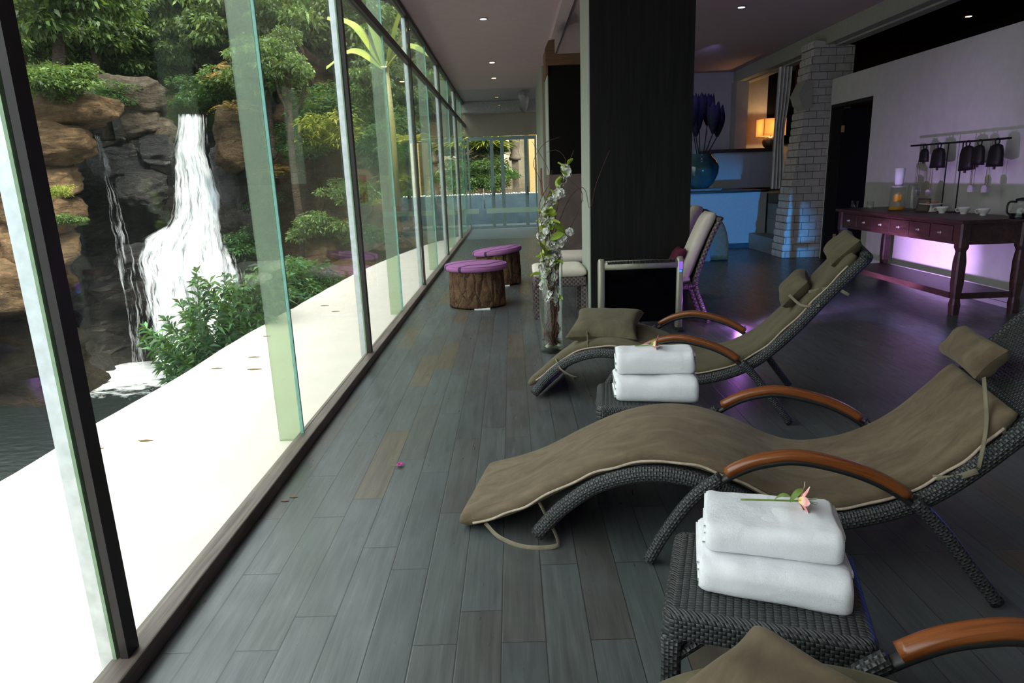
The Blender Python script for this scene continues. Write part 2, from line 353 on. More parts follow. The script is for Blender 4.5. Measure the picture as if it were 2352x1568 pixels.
M = dict(
    floor=floor_mat(), wicker=weave_mat('black_wicker', (0.018, 0.019, 0.019, 1), (0.050, 0.056, 0.056, 1)),
    stave=stave_mat('wicker_staves', (0.008, 0.008, 0.008, 1), (0.050, 0.056, 0.056, 1)),
    wicker_brown=weave_mat('brown_wicker', (0.05, 0.035, 0.035, 1), (0.16, 0.12, 0.12, 1), 0.022),
    suede=suede_mat('taupe_suede', (0.100, 0.074, 0.046), (0.170, 0.130, 0.084)),
    suede_green=suede_mat('olive_suede', (0.085, 0.072, 0.042), (0.125, 0.108, 0.066)),
    strap=plain('strap_cloth', (0.19, 0.165, 0.115), 0.9, 0.1), piping=plain('cream_zip_tape', (0.42, 0.34, 0.26), 0.8, 0.2, scale=60),
    armwood=wood_mat('red_wood', (0.14, 0.038, 0.010), (0.27, 0.088, 0.025), 0.22, (4, 60, 60), 0.04, uv=True),
    rubber=plain('black_rubber', (0.012, 0.012, 0.012), 0.5), steel=plain('bare_steel', (0.5, 0.5, 0.5), 0.3, 0.5, 1.0),
    sill=wood_mat('sill_wood', (0.08, 0.06, 0.047), (0.20, 0.16, 0.13), 0.5, (60, 2.5, 30), 0.2),
    post_dark=plain('dark_bronze_metal', (0.028, 0.022, 0.021), 0.45, 0.4), post_light=plain('aluminium', (0.62, 0.66, 0.68), 0.35, 0.5, 0.6),
    gasket=plain('green_gasket', (0.22, 0.32, 0.20), 0.5), frame=plain('grey_green_frame', (0.25, 0.33, 0.32), 0.4, 0.5, 0.3),
    glass=glass('window_glass', (0.97, 0.99, 0.975), 0.75, 0.026), fin=glass('glass_fin', (0.74, 0.82, 0.68), 1.0, 0.16),
    fin_edge=plain('green_glass_edge', (0.18, 0.42, 0.36), 0.2), clear=glass('clear_glass', (0.98, 0.985, 0.975), 0.8), screen=glass('partition_glass', (0.97, 0.99, 0.985), 0.35),
    frost=glass('frosted_band', (0.55, 0.75, 0.78), 0.3, 0.45),
    ceiling=plain('mauve_ceiling', (0.50, 0.39, 0.405), 0.9, 0.1, var=0.04, scale=6), white=plain('white_plaster', (0.49, 0.475, 0.44), 0.9, 0.1, var=0.05, scale=8, bump=0.1),
    beam=plain('cream_beam', (0.36, 0.36, 0.31), 0.9, 0.1, var=0.05), dark=plain('dark_wall', (0.02, 0.02, 0.018), 0.9, 0.1),
    beige=plain('beige_plaster', (0.30, 0.25, 0.20), 0.9, 0.1, var=0.06), brownwall=plain('brown_plaster', (0.13, 0.10, 0.085), 0.7, 0.2, var=0.2, scale=5),
    blackpanel=plain('black_panel', (0.006, 0.005, 0.004), 0.8, 0.1), orangewood=wood_mat('orange_wood', (0.06, 0.028, 0.012), (0.15, 0.07, 0.02), 0.6),
    column=wood_mat('dark_stained_wood', (0.006, 0.0065, 0.006), (0.017, 0.016, 0.014), 0.8, (28, 28, 1.2), 0.25, spec=0.2), strip=plain('column_side', (0.34, 0.37, 0.31), 0.5, 0.3, var=0.06),  # sides towards the window get daylight as a paler colour
    towel=None, ledge=plain('pale_concrete', (0.66, 0.59, 0.51), 0.9, 0.1, var=0.05, scale=3),
    redwood=wood_mat('antique_wood', (0.022, 0.009, 0.007), (0.065, 0.026, 0.020), 0.45, (18, 2.5, 18), 0.25), pull=plain('worn_metal', (0.3, 0.24, 0.2), 0.45, 0.5, 0.7),
    porcelain=plain('white_porcelain', (0.75, 0.73, 0.72), 0.15, 0.6, var=0.02), iron=plain('black_iron', (0.016, 0.014, 0.014), 0.5, 0.4, 0.5),
    paper=plain('white_paper', (0.75, 0.75, 0.78), 0.8, 0.1, var=0.03), juice=plain('orange_juice', (0.75, 0.35, 0.02), 0.3), darkwood=wood_mat('dark_board', (0.03, 0.015, 0.01), (0.08, 0.04, 0.025), 0.5),
    coffee=plain('black_coffee', (0.01, 0.008, 0.006), 0.1), cream=plain('cream_fabric', (0.62, 0.56, 0.47), 0.9, 0.1, var=0.05), plum=plain('plum_fabric', (0.09, 0.02, 0.035), 0.9, 0.1),
    heater=plain('champagne_metal', (0.42, 0.41, 0.31), 0.35, 0.5, 0.35, var=0.03), heater_glass=plain('black_glass', (0.002, 0.002, 0.003), 0.06, 0.18, var=0.0),
    lcd=emit('violet_display', (0.30, 0.14, 0.75), 0.55), blue_led=emit('blue_led', (0.02, 0.2, 1.0), 1.2),
    stone=plain('black_granite', (0.012, 0.013, 0.016), 0.35, 0.5), bluewall=plain('planter_plaster', (0.42, 0.45, 0.46), 0.85, 0.1, var=0.04),
    redwall=plain('dark_red_wall', (0.055, 0.014, 0.008), 0.8, 0.1), curtain=plain('linen_curtain', (0.75, 0.73, 0.74), 0.9, 0.1, var=0.12, scale=10),
    glaze=plain('teal_glaze', (0.04, 0.11, 0.13), 0.08, 0.7, var=0.3, scale=5), tulip=plain('dark_carved_wood', (0.022, 0.026, 0.045), 0.7, 0.2, var=0.3),
    shade=None, lampbase=wood_mat('ribbed_bronze', (0.03, 0.02, 0.012), (0.16, 0.09, 0.03), 0.35, (40, 40, 1), 0.4),
    pebble=plain('white_pebble', (0.8, 0.78, 0.72), 0.6, 0.3), twig=plain('brown_twig', (0.13, 0.06, 0.035), 0.7, 0.2, var=0.4, scale=40), petal_white=plain('white_petal', (0.78, 0.78, 0.70), 0.6, 0.2, var=0.05),
    leaf_green=plain('spring_leaf', (0.30, 0.42, 0.05), 0.5, 0.3, var=0.2), stem=plain('flower_stem', (0.16, 0.25, 0.05), 0.5, 0.3), pink=None, magenta=plain('magenta_petal', (0.42, 0.05, 0.25), 0.6, 0.2, var=0.4, scale=120),
    pale_stone=plain('pale_step_stone', (0.85, 0.72, 0.52), 0.9, 0.1, var=0.15, scale=4), navy=plain('blue_grey_wall', (0.05, 0.085, 0.11), 0.7, 0.3, var=0.25, scale=3), statue=plain('brown_statue_stone', (0.13, 0.10, 0.08), 0.9, 0.1, var=0.3),
    terrace=plain('grey_paving', (0.10, 0.115, 0.12), 0.5, 0.4, var=0.15, scale=4), litter=plain('dry_leaf', (0.16, 0.10, 0.035), 0.9, 0.1, var=0.4), pipe=plain('pale_duct', (0.35, 0.32, 0.32), 0.7, 0.2), lightgrey=plain('grey_slab', (0.16, 0.19, 0.20), 0.4, 0.4, var=0.1),
    spot=emit('warm_spot', (1.0, 0.45, 0.15), 25.0), spot_cool=emit('cool_spot', (0.75, 0.78, 1.0), 1.2), spotrim=plain('lamp_rim', (0.35, 0.3, 0.3), 0.4), tape=plain('white_felt', (0.8, 0.8, 0.78), 0.8),
    orangedoor=plain('ochre_door', (0.45, 0.30, 0.12), 0.6), painting=plain('red_painting', (0.22, 0.09, 0.07), 0.7, 0.2, var=0.35, scale=14),
)
t = NT('terry'); n1 = t.noise(t.obj(), 420, 3, 0.7); n2 = t.noise(t.obj(), 40, 3)
t.base((0.86, 0.87, 0.90), 1.0, 0.05); t.b.inputs['Sheen Weight'].default_value = 0.3; t.bump(t.math('ADD', t.math('MULTIPLY', n1, 0.6), n2), 0.8, 0.004); M['towel'] = t.m
t = NT('lamp_shade'); tl = t.new('BsdfTranslucent'); tl.inputs[0].default_value = (0.9, 0.68, 0.40, 1); df = t.new('BsdfDiffuse'); df.inputs[0].default_value = (0.8, 0.7, 0.5, 1)
mx = t.new('MixShader'); mx.inputs[0].default_value = 0.4; t.l(tl.outputs[0], mx.inputs[1]); t.l(df.outputs[0], mx.inputs[2]); t.l(mx.outputs[0], t.out.inputs[0]); M['shade'] = t.m
t = NT('pink_petal'); s = t.new('SeparateXYZ'); t.l(t.uv(), s.inputs[0])
t.base(t.ramp(s.outputs[0], [(0.0, (0.85, 0.70, 0.15)), (0.3, (0.9, 0.62, 0.5)), (0.6, (0.85, 0.30, 0.30)), (1.0, (0.9, 0.70, 0.65))]), 0.5, 0.3); M['pink'] = t.m
# bark
t = NT('pine_bark'); o_ = t.obj(); dn_ = t.new('TexNoise'); t.l(o_, dn_.inputs['Vector']); dn_.inputs['Scale'].default_value = 7.0; dn_.inputs['Detail'].default_value = 4.0
vm_ = t.new('VectorMath', operation='MULTIPLY_ADD'); t.l(dn_.outputs['Color'], vm_.inputs[0]); vm_.inputs[1].default_value = (.10, .10, .16); t.l(o_, vm_.inputs[2]); v1 = t.vor(t.map(vm_.outputs[0], (9.5, 9.5, 2.6)), 1.0, 'DISTANCE_TO_EDGE')[0]; n_ = t.noise(o_, 22, 6, 0.7); n3 = t.noise(o_, 4, 3)
c_ = t.mix(0.6, t.ramp(n3, [(0.3, (0.07, 0.038, 0.020)), (0.62, (0.16, 0.095, 0.055)), (0.75, (0.30, 0.15, 0.06))]), t.ramp(n_, [(0.3, (0.5,) * 3), (0.7, (1.5,) * 3)]), 'MULTIPLY')
c_ = t.mix(t.ramp(v1, [(0.0, (.85,) * 3), (0.035, (0,) * 3)]), c_, (0.03, 0.018, 0.012)); t.base(c_, 0.9, 0.15)
t.bump(t.math('ADD', t.math('MULTIPLY', t.math('MINIMUM', v1, 0.2), 5.0), n_), 1.0, 0.02); M['bark'] = t.m
# magenta stool fabric with dark twig pattern
t = NT('magenta_fabric'); o_ = t.obj(); wv = t.new('TexWave', wave_type='BANDS'); t.l(t.map(o_, (1.6, 1, 1), (0, 0, 0.9)), wv.inputs[0]); wv.inputs['Scale'].default_value = 0.8; wv.inputs['Distortion'].default_value = 5.0; wv.inputs['Detail'].default_value = 2.0; wv.inputs['Detail Scale'].default_value = 1.2
t.base(t.mix(t.ramp(wv.outputs['Fac'], [(0.955, (0,) * 3), (0.98, (1,) * 3)]), (0.32, 0.13, 0.30), (0.055, 0.04, 0.06)), 0.9, 0.1); M['magenta_fabric'] = t.m
# old whitewashed brick
t = NT('whitewashed_brick'); br = t.new('TexBrick'); g_ = t.new('NewGeometry').outputs['Position']; sx = t.new('SeparateXYZ'); t.l(g_, sx.inputs[0]); cb = t.new('CombineXYZ'); t.l(t.math('ADD', sx.outputs[0], sx.outputs[1]), cb.inputs[0]); t.l(sx.outputs[2], cb.inputs[1])
t.l(cb.outputs[0], br.inputs[0]); br.inputs['Scale'].default_value = 1.0; br.inputs['Brick Width'].default_value = 0.24; br.inputs['Row Height'].default_value = 0.115; br.inputs['Mortar Size'].default_value = 0.006; br.inputs['Mortar Smooth'].default_value = 0.5
br.inputs['Color1'].default_value = (0.50, 0.47, 0.44, 1); br.inputs['Color2'].default_value = (0.58, 0.55, 0.52, 1); br.inputs['Mortar'].default_value = (0.26, 0.24, 0.22, 1)
nb = t.noise(g_, 9, 5); t.base(t.mix(0.4, br.outputs['Color'], t.ramp(nb, [(0.3, (0.7,) * 3), (0.7, (1.2,) * 3)]), 'MULTIPLY'), 0.9, 0.1); t.bump(t.math('ADD', t.math('MULTIPLY', br.outputs['Fac'], -1.0), t.math('MULTIPLY', nb, 0.8)), 0.8, 0.02); M['brick'] = t.m

# ------------------------------------------------------------------ the setting
def struct(name, mb, mats, **kw):
    o = mb.build(name, mats, None, **kw); o['kind'] = 'structure'; return o
XG = -1.25                                   # plane of the glass wall
CZ = 3.5                                     # ceiling
YE = 16.6                                    # glass partition at the end of the lounge
struct('floor', MB().box((-1.2, -6, -0.2), (8.2, YE, 0)), M['floor'])
struct('floor_entrance', MB().box((-1.2, YE, -0.2), (8.2, 20.0, 0.0)), M['lightgrey'])
struct('ceiling', MB().box((-1.22, -6, CZ), (4.9, YE + 0.1, CZ + 0.15)), M['ceiling'])
struct('ceiling_entrance', MB().box((-1.3, YE + 0.1, CZ + 0.01), (8.2, 20.0, CZ + 0.15)), M['pipe'])
struct('ceiling_bar', MB().box((4.9, -6, 3.72), (8.2, 15.4, 3.85)), M['dark'])
struct('ceiling_soffit', MB().box((0.66, 6.2, 3.40), (0.80, 12.8, 3.5)), M['ceiling'])
struct('trim_sill', MB().box((-1.275, -6, -0.05), (-1.19, 20, 0.062)), M['sill'], bevel=0.006)
struct('trim_transom', MB().box((XG - 0.03, -6, 2.885), (XG + 0.03, 20, 2.955)), M['post_dark'])
struct('trim_head', MB().box((XG - 0.04, -6, 3.44), (XG + 0.03, 20, 3.50)), M['post_dark'])
posts = [1.78 + 1.83 * k for k in range(-4, 10)] + [19.9]
n = 0
for k in range(-4, 10):
    y = 1.78 + 1.83 * k
    if k % 2 == 0:
        p = MB().box((XG + 0.006, y - 0.03, 0.062), (XG + 0.03, y + 0.03, 3.44), 0)
        p.box((XG - 0.016, y - 0.032, 0.062), (XG - 0.0055, y + 0.03, 3.44), 1)
        p.box((XG - 0.058, y - 0.03, 0.03), (XG - 0.016, y + 0.03, 3.44), 2)
        struct('trim_%d' % (k + 5), p, [M['post_dark'], M['gasket'], M['post_light']])
    else:
        p = MB().box((XG - 0.135, y - 0.010, 0.02), (XG - 0.010, y + 0.010, 3.44), 0)
        p.box((XG - 0.008, y - 0.007, 0.062), (XG + 0.008, y + 0.007, 3.44), 1)
        struct('trim_%d' % (k + 5), p, [M['fin'], M['fin_edge']])
for i in range(len(posts) - 1):
    y0, y1 = posts[i] + 0.009, posts[i + 1] - 0.009
    w = MB().box((XG - 0.004, y0, 0.062), (XG + 0.004, y1, 2.885)); o = struct('window_%d' % (i + 1), w, M['glass'])
    u = MB().box((XG - 0.004, y0, 2.955), (XG + 0.004, y1, 3.44)).build('upper_pane', M['glass'], o)
# right wall with its doorway; above it the room beyond shows
w = MB().box((4.98, -6, 0), (5.12, 9.6, 2.74)); w.box((4.98, 9.6, 2.36), (5.12, 10.85, 2.74)); w.box((4.98, 10.8, 0), (5.12, 10.85, 2.36))
struct('wall_right', w, M['white'])
struct('baseboard_right', MB().box((4.955, -6, 0), (4.98, 9.58, 0.05)), M['white'])
struct('wall_bar_far', MB().box((8.2, -6, 0), (8.35, 15.4, 3.9)), M['dark'])
struct('wall_behind', MB().box((-1.2, -6.1, 0), (8.3, -6, 3.85)), M['brownwall'])
struct('trim_beam', MB().box((4.9, -6, 3.265), (5.06, 15.35, 3.72)).box((5.06, -6, 3.24), (5.22, 15.35, 3.30)), M['beam'])
struct('wall_back', MB().box((2.0, 15.35, 0), (8.3, 15.5, 3.9)), M['white'])
pl = MB().box((4.86, 15.0, 1.06), (5.12, 15.35, 3.265)); struct('wall_back_pier', pl, M['beam'])
dj = MB().box((4.97, 10.74, 0), (5.13, 10.80, 2.36)).box((4.97, 9.6, 2.31), (5.13, 10.74, 2.36))
struct('door_1_frame', dj, M['dark'])
d1 = struct('door_1', MB().box((5.14, 10.72, 0.01), (5.94, 10.76, 2.30)), M['stone'])
MB().box((5.11, 10.70, 1.95), (5.15, 10.72, 2.05)).build('hinge', M['orangedoor'], d1); MB().box((5.11, 10.70, 0.30), (5.15, 10.72, 0.40)).build('hinge', M['orangedoor'], d1)
# planter block with granite top, steps
pb = struct('wall_planter', MB().box((1.95, 12.75, 0), (4.78, 15.35, 1.03)), M['bluewall'])
MB().box((1.95, 12.735, 0), (4.78, 12.75, 0.09)).build('baseboard', M['navy'], pb)
struct('trim_granite', MB().box((1.95, 12.72, 1.03), (4.80, 15.35, 1.065)), M['stone'])
st = MB().box((4.48, 11.2, 0), (5.9, 12.72, 0.27)); st.box((4.80, 11.2, 0.27), (5.9, 12.72, 0.54)); st.box((4.82, 12.3, 0.54), (6.2, 12.74, 0.82)); st.box((4.82, 12.74, 0.0), (6.4, 15.3, 1.0))
struct('floor_steps', st, M['lightgrey'])
# lamp counter in the alcove
ct = struct('wall_counter', MB().box((4.3, 14.55, 1.065), (5.62, 15.34, 1.80)), M['bluewall'])
MB().box((4.22, 14.48, 1.80), (5.70, 15.34, 1.87)).build('counter_top', M['darkwood'], ct)
struct('wall_alcove', MB().box((5.75, 14.0, 0.5), (8.2, 14.15, 3.72)), M['redwall'])
# slanted brick pier
poly = [(1797, 588), (1806, 520), (1816, 455), (1826, 400), (1836, 345), (1842, 300), (1850, 250), (1856, 205), (1863, 165), (1870, 118)]
L = [at(x, y, y=11.0) for x, y in poly]; pp = []
for i, p in enumerate(L):
    pp.append((p.x, max(0, p.z)))
# notched courses down the leaning edge
edge = []
zs = np.arange(0, 3.26, 0.115)
for i, z in enumerate(zs):
    j = np.interp(z, [q[1] for q in pp], [q[0] for q in pp]) + random.uniform(-0.012, 0.012)
    edge += [(j, z + 0.008), (j - 0.008, z + 0.055), (j, z + 0.104), (j + 0.018, z + 0.112)]
poly2 = [(5.36, 0.0), (5.36, 3.24)] + edge[::-1]
struct('wall_brick_pier', MB().prism(poly2, 'y', 11.0, 11.45), M['brick'])
pt = [(1866, 184), (1852, 183), (1835, 217), (1841, 240), (1853, 252), (1866, 246)]
struct('trim_rock_slab', MB().prism([(at(x, y, y=10.96).x, at(x, y, y=10.96).z) for x, y in pt], 'y', 10.96, 11.3), M['beam'])
# main column, clad in dark wood, side painted paler where window light falls
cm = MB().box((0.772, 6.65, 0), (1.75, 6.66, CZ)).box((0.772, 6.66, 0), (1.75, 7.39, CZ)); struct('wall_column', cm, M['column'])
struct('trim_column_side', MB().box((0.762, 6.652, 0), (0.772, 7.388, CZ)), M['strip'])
# hearth wall behind it: brown plaster below, black panel above, wooden corbel
struct('wall_hearth', MB().box((0.535, 9.5, 0), (1.7, 10.15, 1.47)), M['brownwall'])
struct('wall_hood', MB().box((0.545, 9.5, 1.47), (1.7, 10.15, 2.88)), M['blackpanel'])
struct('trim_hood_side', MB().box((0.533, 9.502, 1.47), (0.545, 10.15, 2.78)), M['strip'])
struct('trim_corbel', MB().prism([(0.515, 2.76), (0.515, 3.10), (0.56, 3.19), (0.64, 3.20), (0.64, 3.02), (1.7, 3.02), (1.7, 2.88), (0.545, 2.88), (0.545, 2.76)], 'y', 9.46, 10.1), M['orangewood'])
struct('wall_corridor', MB().box((0.665, 13.6, 0), (2.0, YE, CZ)), M['beige'])
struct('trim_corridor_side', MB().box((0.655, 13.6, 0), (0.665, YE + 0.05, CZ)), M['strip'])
# end wall with sliding doors
YD = 19.75
struct('wall_end', MB().box((-1.25, YD, 2.62), (8.2, YD + 0.15, CZ)).box((0.78, YD, 0), (8.2, YD + 0.15, 2.62)), M['beige'])
struct('trim_end_beam', MB().box((-1.25, YD - 0.5, 3.22), (0.78, YD, 3.5)), M['pipe'])
dn = 2
for x0, x1 in ((-1.22, -0.52), (-0.52, -0.22), (-0.22, 0.46), (0.46, 0.76)):
    f = MB(); a = 0.035
    for q in ((x0, x0 + 0.05), (x1 - 0.05, x1)): f.box((q[0], YD, 0.02), (q[1], YD + 0.05, 2.60))
    f.box((x0 + 0.05, YD, 0.02), (x1 - 0.05, YD + 0.05, 0.10)); f.box((x0 + 0.05, YD, 2.50), (x1 - 0.05, YD + 0.05, 2.60))
    o = struct('door_%d' % dn, f, M['frame']); MB().box((x0 + 0.05, YD + 0.02, 0.10), (x1 - 0.05, YD + 0.028, 2.50)).build('pane', M['screen'], o); dn += 1
    if dn in (4, 6): MB().box((x0 + 0.01, YD - 0.03, 0.95), (x0 + 0.03, YD, 1.20)).build('pull_handle', M['rubber'], o)
struct('trim_duct', MB().tube([(0.35, 17.0, 3.36), (0.42, 17.8, 3.36), (0.42, 19.6, 3.30)], 0.11, 12), M['pipe'], smooth=True)
# frameless glass screen
gs = struct('window_screen', MB().box((-1.22, YE - 0.006, 0.01), (-0.80, YE + 0.006, CZ)), M['screen'])
MB().box((-0.79, YE - 0.006, 0.01), (0.65, YE + 0.006, CZ)).build('door_pane', M['screen'], gs)
MB().box((-1.22, YE - 0.012, 0.62), (-0.80, YE - 0.007, 0.74)).build('frosted_band', M['frost'], gs)
MB().box((-0.62, YE - 0.012, 0.62), (0.65, YE - 0.007, 0.74)).build('frosted_band', M['frost'], gs)
MB().tube([(-0.66, YE - 0.05, 0.74), (-0.66, YE - 0.05, 1.22)], 0.014, 10).build('pull_handle', M['steel'], gs, smooth=True)
# ceiling spots
for i, (px, py, zc, mt, cool) in enumerate(((1110, 43, CZ, 'spot_cool', 1), (1130, 143, CZ, 'spot', 0), (1134, 179, CZ, 'spot', 0), (1703, 16, CZ, 'spot_cool', 1), (2225, 37, 3.72, 'spot', 0))):
    p = at(px, py, z=zc - 0.006)
    nm = ['cool white recessed ceiling spot nearest over the corridor', 'warm recessed ceiling spot midway along the corridor ceiling', 'warm recessed ceiling spot farthest down the corridor ceiling', 'unlit looking pale recessed spot right of the dark column', 'bright warm recessed spot in the dark ceiling above the bell wall'][i]
    t_ = thing('ceiling_spot', nm, 'ceiling light', (p.x, p.y, zc), group='recessed ceiling spots')
    MB().lathe([(0.045, -0.012), (0.06, -0.010), (0.062, 0), (0.045, 0)], 20).build('rim', M['spotrim'], t_, smooth=True)
    MB().lathe([(0.0001, -0.013), (0.045, -0.013)], 20).build('bulb', M[mt], t_)
    if mt == 'spot':
        aim(light('spot_beam', 'SPOT', (p.x, p.y, zc - 0.02), 8 if i < 4 else 30, (1.0, 0.62, 0.35), spot_size=1.3, spot_blend=0.8, shadow_soft_size=0.04), (p.x, p.y, 0))

# ------------------------------------------------------------------ loungers
RAIL = [(-.455, .028), (-.40, .10), (-.33, .175), (-.2, .275), (-.03, .335), (.135, .335), (.30, .285), (.45, .225), (.58, .205), (.72, .235), (.87, .30), (1.0, .40), (1.15, .565), (1.29, .745), (1.42, .90), (1.475, .965)]
def prof(off, a=0.0, b=1.0, n=70, src=RAIL):
    P = spline([(x, 0, z) for x, z in src], 160); out = []
    for i in range(n + 1):
        f = (a + (b - a) * i / n) * 160; k = min(159, int(f)); p = P[k].lerp(P[k + 1], f - k)
        t = (P[min(160, k + 2)] - P[max(0, k - 1)]).normalized(); out.append((p + Vector((-t.z, 0, t.x)) * off, Vector((-t.z, 0, t.x))))
    return out
def shell(mb, pts, v0, v1, th, edge=0.018, m=0, puff=0.0, nv=12, uvs=1.0, wr=0.0, seed=0):
    """closed slab following pts [(p, normal)] across v0..v1: rounded rectangle cross-section"""
    w = v1 - v0; sec = rrect(w, th, min(edge, th * .49, w * .49), 4)
    # densify the wide sides
    S = []
    for i in range(len(sec)):
        a, b = sec[i], sec[(i + 1) % len(sec)]; S.append(a)
        if abs(a[0] - b[0]) > w * 0.4:
            for k in range(1, nv): S.append((a[0] + (b[0] - a[0]) * k / nv, a[1] + (b[1] - a[1]) * k / nv))
    n0 = len(mb.v); k = len(S); L = 0; Ls = []; N = len(pts)
    per = [0]
    for j in range(k): per.append(per[-1] + math.dist(S[j], S[(j + 1) % k]))
    for i, (p, nrm) in enumerate(pts):
        if i: L += (p - pts[i - 1][0]).length
        Ls.append(L)
        endt = min(i, N - 1 - i); e = 1.0 if endt > 2 else (0.55, 0.85, 0.96)[endt]
        for a, b in S:
            q = 1 - min(1, abs(a) / (w / 2)) ** 3
            bb = b * e * (1 + puff * q)
            if wr and b > 0: bb += wr * (noise.noise(Vector((p.x * 5 + seed, a * 6, p.z * 5))) + 0.5 * noise.noise(Vector((p.x * 17 + seed, a * 9, p.z * 13)))) * q
            v = Vector((p.x, (v0 + v1) / 2 + a * (1 - 0.0 * e), p.z)) + nrm * bb
            mb.v.append(tuple(v))
    for i in range(N - 1):
        for j in range(k):
            j2 = (j + 1) % k
            mb.face([n0 + i * k + j, n0 + (i + 1) * k + j, n0 + (i + 1) * k + j2, n0 + i * k + j2], [(Ls[i], per[j]), (Ls[i + 1], per[j]), (Ls[i + 1], per[j + 1]), (Ls[i], per[j + 1])], m)
    mb.face([n0 + j for j in range(k)], None, m); mb.face([n0 + (N - 1) * k + j for j in range(k)][::-1], None, m)
    return mb
ARM = [(0, .015), (.062, .143), (.168, .305), (.313, .42), (.426, .466), (.524, .476), (.662, .452), (.771, .412), (.868, .35), (.954, .264), (1.043, .148), (1.148, .012)]
def pillow_mesh(w, d, h, seed=0, nu=30, corner=0.11):
    """knife-edge pillow lying in XY, pinched corners"""
    mb = MB()
    for sgn in (1, -1):
        def fn(u, v, sgn=sgn):
            a, b = 2 * u - 1, 2 * v - 1
            e = (max(0, 1 - a ** 4) ** .5) * (max(0, 1 - b ** 4) ** .5)
            x = a * w / 2 * (1 - corner * (1 - b * b) * abs(a)); y = b * d / 2 * (1 - corner * (1 - a * a) * abs(b))
            z = sgn * h / 2 * e ** 0.8 * (1 + 0.16 * noise.noise(Vector((a * 1.4 + seed, b * 1.4, sgn))))
            return (x, y, z + 0.006 * noise.noise(Vector((x * 12, y * 12, seed))) * e)
        mb.grid(fn, nu, nu, (w, d), flip=(sgn < 0))
    return mb
